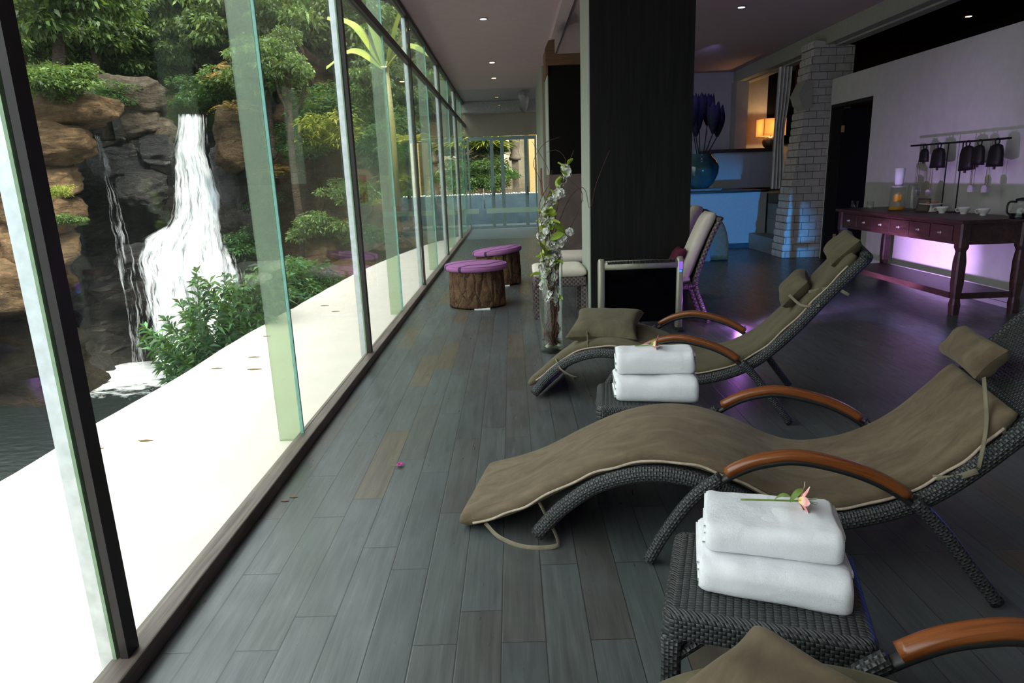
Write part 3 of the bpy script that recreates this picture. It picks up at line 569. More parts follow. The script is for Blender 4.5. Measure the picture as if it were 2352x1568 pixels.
def make_lounger(label, loc, rz, group, cushion=True, slide=0.0, suede='suede', pillow=None, head_over=False):
    t_ = thing('lounger', label, 'lounger', loc, rz, group)
    P = prof(0, 0, 1, 90)
    f = MB(); shell(f, [(p, n_) for p, n_ in prof(0.012, 0.015, 0.995, 110)], 0.085, 0.655, 0.022, 0.008, nv=16); f.build('woven_seat', M['wicker'], t_, smooth=True)
    r = MB()
    for v in (0.07, 0.67): r.sweep([(p.x, v, p.z) for p, _ in P], rrect(0.05, 0.062, 0.022, 3), normals=[n_ for _, n_ in P])
    a, b = prof(0, 0.995, 1, 1)[1][0], prof(0, 0, .01, 1)[0][0]
    r.tube([(a.x, 0.07, a.z), (a.x, 0.67, a.z)], 0.03, 10); r.tube([(b.x + .02, 0.07, b.z + .01), (b.x + .02, 0.67, b.z + .01)], 0.022, 10)
    r.tube([(0.60, 0.0, 0.175), (0.60, 0.74, 0.175)], 0.018, 8)
    r.build('frame', M['wicker'], t_, smooth=True)
    for v in (0.0, 0.74):
        A = spline([(x, v, z) for x, z in ARM], 80)
        lo = [p - Vector((0, 0, 0.012)) for p in A[22:59]]
        for seg in (A[:24], A[57:]): MB().sweep(seg, rrect(0.046, 0.046, 0.018, 3), normals=Vector((0, 1, 0))).build('leg', M['wicker'], t_, smooth=True)
        ao = MB().sweep(lo, rrect(0.022, 0.040, 0.008, 2), normals=Vector((0, 1, 0))).build('arm_core', M['rubber'], t_, smooth=True)
        hi = [p + Vector((0, 0, 0.010)) for p in A[24:57]]
        MB().sweep(hi, rrect(0.034, 0.050, 0.013, 3), normals=Vector((0, 1, 0))).build('armrest', M['armwood'], ao, smooth=True)
    if cushion:
        if slide: src = [(-.80, .034), (-.75, .044), (-.64, .085), (-.52, .145), (-.38, .235), (-.2, .335), (-.03, .39), (.135, .395), (.30, .35), (.45, .285), (.58, .262), (.72, .288), (.85, .345), (.97, .435), (1.09, .57), (1.155, .655)]
        else: src = [(-.50, .08), (-.42, .15), (-.33, .225), (-.2, .325), (-.03, .385), (.135, .39), (.30, .345), (.45, .28), (.58, .258), (.72, .285), (.85, .345), (.97, .435), (1.12, .60), (1.26, .775), (1.37, .91), (1.42, .975)]
        pts = prof(0, 0, 1, 110, src)
        c = MB(); shell(c, pts, 0.085, 0.665, 0.056, 0.026, puff=0.30, nv=26, wr=0.007, seed=loc[0] * 7); c.v = [(x - (max(0, -.45 - x) / .32 * (y - .085) / .58 * .04 if slide else 0), y, max(z, 0.004)) for x, y, z in c.v]
        co = c.build('cushion', M[suede], t_, smooth=True)
        zp = MB(); zz = [Vector((p.x, 0.082 + 0.003 * math.sin(i * 0.9), p.z)) - n_ * (0.010 + 0.003 * math.sin(i * .6)) for i, (p, n_) in enumerate(pts[3:-3])]
        zp.v and None; zp.tube(zz, 0.0055, 6).build('zipper', M['piping'], co, smooth=True)
        # tie straps at foot and head
        b0, n0_ = pts[18]
        if slide:
            s1 = spline([(b0.x + .02, 0.10, b0.z - .02), (b0.x + .10, 0.06, 0.03), (b0.x + .10, 0.02, .012), (b0.x - .02, 0.0, .006), (b0.x - .14, 0.04, .012), (b0.x - .22, 0.10, .035)], 26)
            MB().sweep(s1, rrect(0.018, 0.003, 0.001, 1)).build('strap', M['strap'], co, smooth=True)
            s2 = spline([(.93, 0.093, .405), (.99, 0.060, .42), (1.05, 0.034, .465)], 10); MB().sweep(s2, rrect(0.004, 0.020, 0.001, 1)).build('strap', M['strap'], co, smooth=True)
            MB().box((-0.004, -0.003, -0.03), (0.004, 0.0, 0.0)).build('zip_pull', M['steel'], co).location = pts[-4][0] + Vector((0.01, 0.088, 0))
        else:
            s1 = spline([(b0.x - .10, 0.088, b0.z - .05), (b0.x - .05, 0.035, b0.z - .10), (b0.x + .02, 0.036, b0.z - .14), (b0.x + .06, 0.06, b0.z - .155)], 14)
            MB().sweep(s1, rrect(0.004, 0.016, 0.001, 1)).build('strap', M['strap'], co, smooth=True)
            e, ne = pts[-10]
            s2 = spline([e + Vector((-.10, 0.10, -.06)), e + Vector((.02, .075, -.03)), e + Vector((.10, .042, -.06))], 12); MB().sweep(s2, rrect(0.004, 0.018, 0.001, 1)).build('strap', M['strap'], co, smooth=True)
    if pillow:
        for (u, z, w, d, h, tilt, v, seed, tie) in pillow:
            pm = pillow_mesh(d, w, h, seed); o = pm.build('head_pillow', M[suede], t_, smooth=True)
            o.location = (u, v, z); o.rotation_euler = (0, -math.radians(tilt), 0)
            if tie:
                inv = o.matrix_basis.inverted()
                s3 = [inv @ Vector(p) for p in spline(tie, 16)]
                MB().sweep(s3, rrect(0.016, 0.004, 0.0012, 1)).build('strap', M['strap'], o, smooth=True)
    return t_
A1 = math.radians(-16); O1 = Vector((.477, 2.271, 0))
make_lounger('black wicker lounger in front with taupe cushion slid down to the floor', tuple(O1), A1, 'wicker loungers',
    slide=1, pillow=[(1.125, .770, .36, .14, .12, 50, .42, 3, [(1.10, .22, .73), (1.08, .10, .62), (1.06, .045, .54), (1.053, .036, .475)])])
A2 = math.radians(-21.7); O2 = Vector((.5074, 4.0658, 0))
make_lounger('black wicker lounger farther back with olive cushion and two pillows at its head', tuple(O2), A2, 'wicker loungers', suede='suede_green',
    pillow=[(1.13, .745, .50, .20, .12, 50, .37, 5, [(1.10, .13, .74), (1.17, .085, .69), (1.26, .04, .70)]), (1.37, .985, .54, .20, .12, 46, .37, 9, None)])
P3 = at(2165, 1490, z=.43); A3 = math.radians(-12)
u3 = Vector((math.cos(A3), math.sin(A3), 0)); v3 = Vector((-u3.y, u3.x, 0)); O3 = Vector((P3.x, P3.y, 0)) - u3 * .345 - v3 * .725
make_lounger('black wicker lounger cut off by the bottom edge, only its arm and cushion hump showing', tuple(O3), A3, 'wicker loungers', suede='suede_green')
def loose_pillow(label, loc, rot, w, d, h, seed, mat, strap):
    o = pillow_mesh(w, d, h, seed, corner=0.13).build('pillow', M[mat], None, smooth=True); o.location = loc; o.rotation_euler = rot
    tag(o, label, 'pillow', 'loose pillows on the lounger knees')
    inv = o.matrix_basis.inverted()
    if strap: MB().sweep([inv @ Vector(p) for p in spline(strap, 12)], rrect(0.004, 0.020, 0.001, 1)).build('strap', M['strap'], o, smooth=True)
    return o
def loc2(O, A, u, v, z):
    return O + Vector((math.cos(A) * u - math.sin(A) * v, math.sin(A) * u + math.cos(A) * v, z))
c = loc2(O2, A2, -.03, .36, .462)
loose_pillow('flat olive pillow lying across the knee hump of the farther lounger', tuple(c), (0, math.radians(-9), A2 + PI / 2 + .10), .50, .47, .13, 11, 'suede_green',
    [loc2(O2, A2, -.10, .13, .46), loc2(O2, A2, -.09, .10, .42), loc2(O2, A2, -.085, .088, .36)])
c = at(1743, 1438, z=.50) + Vector((-.030, -.175, -.03))
loose_pillow('brown pillow with pointed corner on the lounger cut off by the bottom edge', tuple(c), (0.05, math.radians(-3), math.radians(38)), .27, .27, .13, 21, 'suede', None)

# ------------------------------------------------------------------ wicker side tables with towels and flowers
def make_table(label, loc, rz, w=.50, d=.43, h=.375):
    t_ = thing('side_table', label, 'side table', loc, rz, 'wicker side tables')
    top = MB(); g = 0.026; sec = [(-w / 2, h - .075), (-w / 2, h - g), (-w / 2 + g * .3, h - g * .3), (-w / 2 + g, h)]
    # top shell: rounded edge all round
    n = 8; rings = []
    for k in range(n + 1):
        a = PI / 2 * k / n; rings.append((g * (1 - math.sin(a)), h - g + g * math.sin(a) if False else h - g + g * math.sin(a)))
    def ring(ins, z):
        hw, hd = w / 2 - ins, d / 2 - ins; return [(x, y, z) for x, y in rrect(2 * hw, 2 * hd, max(0.004, 0.035 - ins), 4)]
    R = [ring(0, h - .072)] + [ring(g * (1 - math.cos(PI / 2 * k / n)), h - g + g * math.sin(PI / 2 * k / n)) for k in range(n + 1)]
    n0 = len(top.v); K = len(R[0])
    for r_ in R: top.v += r_
    for i in range(len(R) - 1):
        for j in range(K):
            j2 = (j + 1) % K; q = [n0 + i * K + j, n0 + i * K + j2, n0 + (i + 1) * K + j2, n0 + (i + 1) * K + j]
            ln = lambda k_: (top.v[k_][0] + top.v[k_][1])
            top.face(q, [(ln(a) * 1.0, top.v[a][2] + min(0, 0)) for a in q], 1)
    top.face([n0 + (len(R) - 1) * K + j for j in range(K)], [(top.v[n0 + (len(R) - 1) * K + j][0], top.v[n0 + (len(R) - 1) * K + j][1]) for j in range(K)], 0)
    top.face([n0 + j for j in range(K)][::-1], None, 1)
    top.build('table_top', [M['stave'], M['wicker']], t_, smooth=False)
    for sx in (-1, 1):
        for sy in (-1, 1):
            x, y = sx * (w / 2 - .026), sy * (d / 2 - .026)
            MB().sweep([(x, y, 0), (x, y, h - .13), (x, y, h - .075)], rrect(0.05, 0.05, 0.012, 3), ref=Vector((0, 1, 0)), scales=[1, 1, 1.08]).build('leg', M['wicker'], t_, smooth=True)
    for sx in (-1, 1):
        for a_, b_ in (((sx * (w / 2 - .03), -d / 2 + .03, h - .15), (sx * (w / 2 - .03), -d / 2 + .09, h - .08)), ((sx * (w / 2 - .03), -d / 2 + .026, h - .15), (sx * (w / 2 - .10), -d / 2 + .026, h - .08))): MB().tube([a_, b_], .014, 6).build('corner_brace', M['wicker'], t_, smooth=True)
    return t_
def towel(label, loc, rz, w, d, h, seed, tail=0.0, group='rolled white towels'):
    mb = MB(); sec = rrect(d, h, h * .42, 7)
    S = []
    for i in range(len(sec)):
        a, b = sec[i], sec[(i + 1) % len(sec)]; S.append(a)
        if abs(a[0] - b[0]) > d * .2:
            for k in range(1, 7): S.append((a[0] + (b[0] - a[0]) * k / 7, a[1]))
    n = 44; n0 = len(mb.v); K = len(S)
    for i in range(n + 1):
        x = -w / 2 + w * i / n; e = min(i, n - i); sc = 1 if e > 2 else (.90, .96, .99)[e]
        for k, (a, b) in enumerate(S):
            q = noise.noise(Vector((x * 7 + seed, a * 7, b * 7))) * .010 + noise.noise(Vector((x * 19 + seed, a * 16, b * 16))) * .004 - .0018 * max(0, 1 - abs(noise.noise(Vector((x * 3 + a * 9 + seed, b * 12, a * 5)))) * 6)
            y = a * sc * (1 + q * 3) ; z = b * sc + (q if b > 0 else 0) - (tail * max(0, -a) * (.3 + .7 * i / n) if b < 0 else tail * .3 * max(0, -a) * i / n)
            mb.v.append((x + (noise.noise(Vector((seed, a * 9, b * 9))) * .008 if e < 3 else 0), y + (-tail * .25 * i / n if a < 0 else 0), max(-h / 2, z)))
    for i in range(n):
        for j in range(K):
            j2 = (j + 1) % K; mb.face([n0 + i * K + j, n0 + (i + 1) * K + j, n0 + (i + 1) * K + j2, n0 + i * K + j2])
    mb.face([n0 + j for j in range(K)]); mb.face([n0 + n * K + j for j in range(K)][::-1])
    # folded layers showing at both ends
    for k in range(3):
        zc = (-h / 2 + h * (k + .5) / 3) * .86; ww = w / 2 + .004 + .002 * ((k * 7 + seed) % 3)
        lay = rrect(h / 3 * .74, d * (.74 - .05 * (k % 2)), h / 7, 3)
        mb.sweep([(-ww, 0.004, zc), (ww, 0.004, zc)], [(b, a) for a, b in lay][::-1], normals=Vector((0, 0, 1)))
    o = mb.build('towel', M['towel'], None, smooth=True); o.location = loc; o.rotation_euler = (0, 0, rz)
    # the swept layers run along x already
    return tag(o, label, 'towel', group)
def flower(label, loc, rz, mats, size=.05, stem=.12, leaves=2):
    t_ = thing('cut_flower', label, 'flower', loc, rz, 'pink flowers on the towels')
    s = spline([(-stem, 0, .004), (-stem * .5, .006, .006), (0, 0, .014)], 12); MB().tube(s, .0026, 6).build('stem', M['stem'], t_, smooth=True)
    def petal(L, W, cu):
        mb = MB()
        for sg in (0, 1): mb.grid(lambda u, v: (u * L, (v - .5) * W * math.sin(PI * min(.97, u * .85 + .12)) ** .8, cu * u * u * L + .0009 * sg + .12 * W * abs(v - .5)), 8, 4, (1, 1), flip=bool(sg))
        return mb
    for k in range(6):
        a = k * PI / 3 + .2; o = petal(size * (1 if k % 2 else .88), size * (.46 if k % 2 else .32), .35).build('petal', M['pink'], t_, smooth=True)
        q = Matrix.Rotation(a, 4, 'X') @ Matrix.Rotation(-math.radians(42 + 8 * (k % 2)), 4, 'Y')
        o.matrix_basis = Matrix.Translation((0, 0, size * .32)) @ q
    for k in range(4):
        a = k * PI / 2; MB().tube([(0, 0, 0), (size * .5, size * .1 * math.cos(a), size * .1 * math.sin(a)), (size * .85, size * .2 * math.cos(a), size * .2 * math.sin(a))], .0009, 5).build('stamen', M['stem'], t_).location = (0, 0, size * .32)
    for k in range(leaves):
        L_ = .055; mb = MB()
        mb.grid(lambda u, v: (u * L_, (v - .5) * .018 * math.sin(PI * (u * .9 + .08)), .022 * math.sin(u * 2.4) ), 8, 3)
        o = mb.build('leaf', M['stem'], t_, smooth=True); o.location = (-stem * (.15 + .28 * k), 0, .009); o.rotation_euler = (0.3, -.25, .75 if k % 2 == 0 else -.5)
    return t_
ang1 = math.radians(-18); HT = .375
f1 = at(1518, 1405, z=HT); c1 = Vector((f1.x, f1.y, 0)) + Vector((math.cos(ang1) * .25 - math.sin(ang1) * .215, math.sin(ang1) * .25 + math.cos(ang1) * .215, 0))
make_table('black woven wicker side table with towels in the foreground right', (c1.x, c1.y, 0), ang1)
f2 = at(1368, 934, z=HT); ang2 = math.radians(-8)
c2 = Vector((f2.x, f2.y, 0)) + Vector((math.cos(ang2) * .23 - math.sin(ang2) * .20, math.sin(ang2) * .23 + math.cos(ang2) * .20, 0))
make_table('black woven wicker side table with towels between the two loungers', (c2.x, c2.y, 0), ang2, .46, .40)
def place_towels(c, ang, w1, w2, d, h, dx, dy, lab, seed):
    R = lambda x, y: (c.x + math.cos(ang) * x - math.sin(ang) * y, c.y + math.sin(ang) * x + math.cos(ang) * y)
    x, y = R(dx, dy); towel('white towel under another, ' + lab[0], (x, y, HT + h / 2), ang + .06, w2, d * 1.12, h, seed, tail=.12)
    x, y = R(dx, dy + .03); towel('white towel on top of another, ' + lab[1], (x, y, HT + h * 1.5 - .004), ang + .03, w1, d, h * .95, seed + 5)
    return R
p_ = at(1775, 1395, z=HT)
R1 = place_towels(c1, ang1, .335, .365, .245, .088, .012, .034, ('flat on the wicker table in the foreground', 'with the long stemmed flower in the foreground'), 3)
R2 = place_towels(c2, ang2, .37, .385, .21, .120, .055, -.01, ('flat on the far wicker table', 'carrying the small pink flower on the far table'), 8)
x, y = R1(.085, .10); flower('pale pink cut flower with long green stem on the foreground towels', (x, y, HT + .176), ang1 + .05, None, .055, .15)
x, y = R2(.05, .02); flower('deep pink cut flower on the towels of the far table', (x, y, HT + .236), ang2 - .2, None, .055, .09, 1)
p = at(919, 1070, z=0.002)
t_ = thing('fallen_flower', 'magenta blossom lying on the plank floor', 'flower', (p.x, p.y, 0), .3)
MB().tube([(-.045, .028, .003), (-.02, .008, .004), (0, 0, .006)], .0012, 5).build('stem', M['stem'], t_, smooth=True)
for k in range(7):
    a = k * .9; MB().grid(lambda u, v: (math.cos(a) * u * .02 + (v - .5) * .012 * math.sin(a), math.sin(a) * u * .02 - (v - .5) * .012 * math.cos(a), .004 + .012 * math.sin(u * 2.4)), 5, 3).build('petal', M['magenta'], t_, smooth=True)
# ------------------------------------------------------------------ trunk stools
def stool(label, cx, cy, r, h, tilt, seed, rc):
    t_ = thing('trunk_stool', label, 'stool', (cx, cy, 0), 0, 'tree trunk stools')
    def fn(rr, z, a):
        if rr < .05: return rr
        p = Vector((math.cos(a) * 1.8 + seed, math.sin(a) * 1.8, z * .8)); q = Vector((math.cos(a) * 7 + seed, math.sin(a) * 7, z * 3))
        return rr * (1 + .05 * noise.noise(p) + .05 * abs(noise.noise(q)) + .02 * noise.noise(q * 3))
    mb = MB().lathe([(0.001, .012), (r * .97, .012)] + [(r * (1.03 - .05 * i / 22), .012 + (h - .012) * i / 22) for i in range(23)] + [(0.001, h)], 120, fn=fn)
    mb.v = [(x, y, z + (x * math.tan(tilt) if z > h * .5 else 0) * (z / h)) for x, y, z in mb.v]
    mb.build('trunk', M['bark'], t_, smooth=True)
    cu = MB().lathe([(0.001, 0), (rc * .97, 0), (rc, .012), (rc * 1.01, .03), (rc, .05), (rc * .965, .062), (rc * .5, .072), (0.001, .074)], 72)
    o = cu.build('cushion', M['magenta_fabric'], t_, smooth=True); o.location = (0, 0, h - .002); o.rotation_euler = (0, -tilt, 0)
    pi = MB(); pi.tube([(rc * .985 * math.cos(a * PI / 36), rc * .985 * math.sin(a * PI / 36), .058) for a in range(73)], .004, 5); pi.build('piping', M['magenta_fabric'], o, smooth=True)
    MB().box((-.02, -r * 1.06, 0), (.16, -r * .55, .013)).build('felt_pad', M['tape'], t_)
stool('nearer tree trunk stool with magenta cushion beside the glass wall', -.445, 7.80, .322, .43, 0.0, 1.3, .365)
stool('tilted tree trunk stool with magenta cushion behind the nearer one', -.225, 9.42, .31, .43, 0.10, 8.1, .345)

# ------------------------------------------------------------------ tall vase with branches
VX, VY = .305, 5.50
t_ = thing('glass_vase', 'tall clear glass cylinder vase standing before the dark column', 'vase', (VX, VY, 0))
MB().lathe([(0.001, 0), (.096, 0), (.098, .01), (.098, .77), (.093, .77), (.093, .045), (0.001, .04)], 40).build('cylinder', M['clear'], t_, smooth=True)
MB().lathe([(0.001, .042), (.0925, .042), (.0925, .10), (0.001, .10)], 32).build('water', glass('vase_water', (0.92, 0.93, 0.84), 0.6), t_, smooth=True)
random.seed(5)
for k in range(9):
    a = random.uniform(0, 2 * PI); r = random.uniform(.02, .075); s_ = random.uniform(.016, .024)
    tag(MB().lathe([(0.001, -.6), (.6, -.45), (1, 0), (.6, .45), (0.001, .6)], 10).build('pebble', M['pebble'], None, smooth=True), 'white pebble at the bottom of the glass vase', 'pebble', 'pebbles in the vase')
    o = bpy.context.scene.collection.objects[-1] if False else [x for x in C.objects if x.name.startswith('pebble')][-1]
    o.location = (VX + r * math.cos(a), VY + r * math.sin(a), .044 + s_ * .6 + (k > 5) * .022); o.scale = (s_, s_ * .8, s_); o.rotation_euler = (0, 0, a)
bl = MB()
for sg in range(13):   # a double blossom: ruffled petals
    a = sg * 2.4; el = .15 + .09 * sg
    def pf(u, v, a=a, el=el):
        r = u * .5; w = (v - .5) * .55 * math.sin(PI * (.15 + .8 * u))
        d = Vector((math.cos(a) * math.cos(el), math.sin(a) * math.cos(el), math.sin(el))); sd = Vector((-math.sin(a), math.cos(a), 0)); nn = d.cross(sd)
        return d * r + sd * w - nn * (.12 * math.sin(u * 3) + .10 * abs(v - .5) * 2)
    bl.grid(pf, 5, 4)
blossom_me = bl.mesh('blossom'); blossom_me.materials.append(M['petal_white'])
lf = MB().grid(lambda u, v: (u, (v - .5) * .55 * math.sin(PI * (.05 + .9 * u)), .18 * math.sin(u * 2.6) + .22 * abs(v - .5)), 8, 4)
leaf_me = lf.mesh('leaf'); leaf_me.materials.append(M['leaf_green'])
for m_ in (blossom_me, leaf_me): m_.polygons.foreach_set('use_smooth', [True] * len(m_.polygons))
def child(me, name, parent, loc, s, rot):
    o = bpy.data.objects.new(name, me); C.objects.link(o); o.parent = parent; o.location = loc; o.scale = (s, s, s); o.rotation_euler = rot; return o
def twig(path, r, label, group='curly willow twigs', nm='willow_twig'):
    sp_ = spline(path, 46); sc = [1 - .72 * i / 46 for i in range(47)]
    o = MB().tube(sp_, r, 6, scales=sc).build(nm, M['twig'], None, smooth=True); tag(o, label, 'twig', group); return o, sp_
def vp(px, py, dy=0.0): return at(px, py, y=VY + dy)
def base_pt(): 
    a = random.uniform(0, 2 * PI); r = random.uniform(.02, .07); return Vector((VX + r * math.cos(a), VY + r * math.sin(a), .06))
tips = [[(1290, 560), (1300, 470), (1340, 430), (1355, 480), (1370, 420), (1400, 345)], [(1260, 560), (1245, 430), (1225, 375), (1250, 330), (1285, 315)], [(1275, 540), (1290, 420), (1300, 370), (1280, 345), (1255, 350)],
        [(1250, 560), (1238, 480), (1262, 420), (1255, 380), (1222, 325)], [(1285, 560), (1330, 480), (1336, 440), (1300, 400), (1318, 345)], [(1250, 590), (1236, 520), (1240, 490), (1262, 440), (1268, 390)]]
for k, tp in enumerate(tips):
    dy = random.uniform(-.06, .06); b = base_pt(); mid = Vector((VX + random.uniform(-.06, .06), VY + random.uniform(-.06, .06), .45)); top = Vector((VX + random.uniform(-.06, .06), VY + random.uniform(-.05, .05), .74))
    lb = 'long curly willow twig reaching far right across the dark column' if k == 0 else 'curly willow twig rising from the tall glass vase'
    twig([b, mid, top] + [vp(x, y, dy) for x, y in tp[1:]], .0055, lb)
for k in range(22):
    b = base_pt(); pts_ = [b]; x, y = b.x, b.y
    for j in range(1, 7):
        a = k * 1.1 + j * 1.3; rr = .066; z = .06 + j * random.uniform(.10, .14)
        if z < .78: pts_.append(Vector((VX + rr * math.cos(a) * (.5 + .5 * (j % 2)), VY + rr * math.sin(a) * (.5 + .5 * (j % 2)), z)))
        else: pts_.append(Vector((VX + random.uniform(-.09, .09), VY + random.uniform(-.08, .08), z)))
    twig(pts_, .0058, 'curly willow twig coiled inside the glass vase', 'coiled twigs in the vase')
def blossom_branch(path, label, nb, nl, seed, r=.005):
    random.seed(seed); o, sp_ = twig(path, r, label, 'flowering branches', 'flowering_branch'); o['category'] = 'branch'
    for k in range(nb):
        i = int(16 + 30 * k / nb + random.uniform(-1, 1)); p = sp_[max(0, min(46, i))]
        child(blossom_me, 'blossom', o, p + Vector((random.uniform(-.035, .035), random.uniform(-.05, .03), random.uniform(-.02, .03))), random.uniform(.06, .10), (random.uniform(0, 2), random.uniform(0, 2), random.uniform(0, 6)))
    for k in range(nl):
        i = int(18 + 28 * k / nl + random.uniform(-1, 1)); p = sp_[max(0, min(46, i))]
        child(leaf_me, 'leaf', o, p, random.uniform(.08, .135), (random.uniform(-1, 1), random.uniform(-1.2, .3), random.uniform(0, 6)))
blossom_branch([base_pt(), (VX - .02, VY, .5), vp(1262, 620), vp(1262, 540, -.04), vp(1255, 500, -.04), vp(1268, 460), vp(1290, 430), vp(1300, 405), vp(1306, 372)], 'tallest white flowering branch with a leaf at its tip', 22, 22, 3)
blossom_branch([base_pt(), (VX + .02, VY - .02, .5), vp(1270, 620), vp(1285, 560), vp(1300, 530), vp(1312, 545)], 'short white flowering branch leaning right out of the vase', 14, 12, 6)
blossom_branch([base_pt(), (VX - .03, VY - .03, .45), vp(1250, 620), vp(1252, 560), vp(1250, 520, -.05), vp(1256, 470, -.03)], 'white flowering branch leaning left out of the vase', 16, 13, 9)
blossom_branch([base_pt(), (VX + .05, VY - .04, .3), (VX + .05, VY - .055, .52)], 'short flowering branch low inside the vase with one blossom', 1, 0, 12, .003)

# ------------------------------------------------------------------ panel heater
p0, p1 = at(1374, 600, y=6.10), at(1573, 590, y=6.10)
HX0, HX1, HH = p0.x, p1.x, (p0.z + p1.z) / 2
t_ = thing('panel_heater', 'black glass panel heater with champagne metal frame before the dark column', 'heater', ((HX0 + HX1) / 2, 6.15, 0))
hw = (HX1 - HX0) / 2
def post(x):
    pts_ = [(x, 0, .03), (x, 0, HH - .05), (x, .004, HH - .015), (x, .03, HH)]; return MB().sweep([(x, 0, .03), (x, 0, HH * .5), (x, 0, HH - .02), (x, 0.008, HH)], rrect(.062, .085, .022, 4), ref=Vector((0, 1, 0)), scales=[1, 1, 1, .8])
post(-hw + .034).build('side_post', M['heater'], t_, smooth=True); rp = post(hw - .034).build('side_post', M['heater'], t_, smooth=True)
MB().box((hw - .052, -.050, HH - .105), (hw - .016, -.041, HH - .035)).build('display', M['lcd'], rp); MB().box((hw - .044, -.050, HH - .128), (hw - .024, -.041, HH - .112)).build('status_light', M['blue_led'], rp)
MB().lathe([(0.001, -.004), (.010, -.003), (.010, 0)], 14).build('button', M['spotrim'], rp).matrix_basis = Matrix.Translation((hw - .034, -.043, HH - .17)) @ Matrix.Rotation(PI / 2, 4, 'X')
tb = MB().sweep([(-hw + .06, 0, HH - .055), (hw - .06, 0, HH - .055)], rrect(.075, .085, .03, 4), normals=Vector((0, 0, 1))).build('top_bar', M['heater'], t_, smooth=True)
gr = MB()
for k in range(46):
    x = -hw + .09 + (2 * hw - .18) * k / 45; gr.box((x - .0035, -.046, HH - .040), (x + .0035, -.028, HH - .012))
gr.build('grille_slots', M['rubber'], tb)
MB().box((-hw + .055, -.012, .09), (hw - .055, .012, HH - .08)).build('glass_panel', M['heater_glass'], t_)
for s_ in (-1, 1): MB().box((s_ * (hw - .034) - .03, -.12, 0), (s_ * (hw - .034) + .03, .12, .03)).build('foot', M['rubber'], t_, bevel=.005)

# ------------------------------------------------------------------ cream cushioned wicker seats
def wicker_ottoman(label, x0, x1, y0, y1, h):
    t_ = thing('wicker_ottoman', label, 'ottoman', ((x0 + x1) / 2, (y0 + y1) / 2, 0), 0, 'cream cushioned ottomans')
    w, d = (x1 - x0) / 2, (y1 - y0) / 2
    MB().box((-w, -d, h - .10), (w, d, h)).build('seat_frame', M['wicker_brown'], t_, bevel=.015)
    for sx in (-1, 1):
        for sy in (-1, 1): MB().box((sx * (w - .025) - .025, sy * (d - .025) - .025, 0), (sx * (w - .025) + .025, sy * (d - .025) + .025, h - .10)).build('leg', M['wicker_brown'], t_)
    c_ = MB(); shell(c_, [(Vector((-w + 2 * w * i / 20, 0, h + .045)), Vector((0, 0, 1))) for i in range(21)], -d - .01, d + .01, .09, .04, puff=.25); c_.build('cushion', M['cream'], t_, smooth=True)
wicker_ottoman('brown wicker ottoman with cream cushion seen through the glass vase', .20, .745, 6.82, 7.38, .435)
wicker_ottoman('second cream cushioned wicker ottoman behind the first', .47, 1.05, 8.1, 8.7, .42)
# wicker armchair with cream cushions right of the column, seen edge-on
def armchair(label, loc, rz):
    t_ = thing('wicker_chair', label, 'chair', loc, rz, 'wicker chairs by the column')
    B = spline([(-.06, 0, .40), (.02, 0, .62), (.12, 0, .86), (.20, 0, 1.02)], 20)
    f = MB()
    for v in (-.135, .135):
        f.sweep([(p.x, v, p.z) for p in spline([(.13, 0, .0), (.05, 0, .20), (-.01, 0, .40), (.05, 0, .62), (.14, 0, .86), (.22, 0, 1.02)], 30)], rrect(.045, .045, .015, 3), normals=Vector((0, 1, 0)))
        f.tube([(-.55, v, 0), (-.52, v, .36), (-.02, v, .38)], .024, 8)
    f.tube([(.20, -.135, 1.0), (.20, .135, 1.0)], .024, 8)
    f.build('frame', M['wicker_brown'], t_, smooth=True)
    c_ = MB(); shell(c_, [(p + Vector((.03, 0, 0)), Vector((-.93, 0, .36))) for p in B], -.13, .13, .02, .008); c_.build('woven_back', M['wicker_brown'], t_, smooth=True)
    c_ = MB(); shell(c_, [(Vector((-.55 + .55 * i / 14, 0, .36)), Vector((0, 0, 1))) for i in range(15)], -.13, .13, .05, .02); c_.build('seat_frame', M['wicker_brown'], t_, smooth=True)
    c_ = MB(); shell(c_, [(p + Vector((-.05, 0, .04)), Vector((-.93, 0, .36))) for p in B], -.13, .13, .10, .045, puff=.2); c_.build('back_cushion', M['cream'], t_, smooth=True)
    c_ = MB(); shell(c_, [(Vector((-.56 + .50 * i / 14, 0, .435)), Vector((0, 0, 1))) for i in range(15)], -.13, .13, .10, .045, puff=.2); c_.build('seat_cushion', M['cream'], t_, smooth=True)
    return t_
q = at(1628, 742, z=0)
armchair('wicker chair with pale cushions right behind the dark column, front one', (q.x - .13, q.y + .15, 0), 0)
armchair('wicker chair with pale cushions, the one behind the first', (q.x + .10, q.y + 1.42, 0), 0)
o = pillow_mesh(.26, .24, .10, 4).build('pillow', M['plum'], None, smooth=True); o.location = (q.x - .30, q.y + .15, .62); o.rotation_euler = (0, math.radians(-62), 0); tag(o, 'plum coloured pillow on the wicker chair behind the column', 'pillow')
# tan leather sofa back
t_ = thing('tan_sofa', 'rounded tan sofa end far behind the wicker chairs', 'sofa', (2.72, 11.1, 0))
c_ = MB().sweep(spline([(-1.2, 0, .62), (-.3, 0, .66), (.30, 0, .62), (.52, 0, .50), (.60, 0, .25), (.60, 0, .02)], 30), rrect(.5, .14, .06, 3), normals=Vector((0, 1, 0))); c_.build('backrest', plain('tan_leather', (.22, .11, .05), .5), t_, smooth=True)
MB().box((-1.2, -.25, .0), (.50, .3, .50)).build('body', plain('grey_upholstery', (.16, .18, .2), .8), t_, bevel=.03)

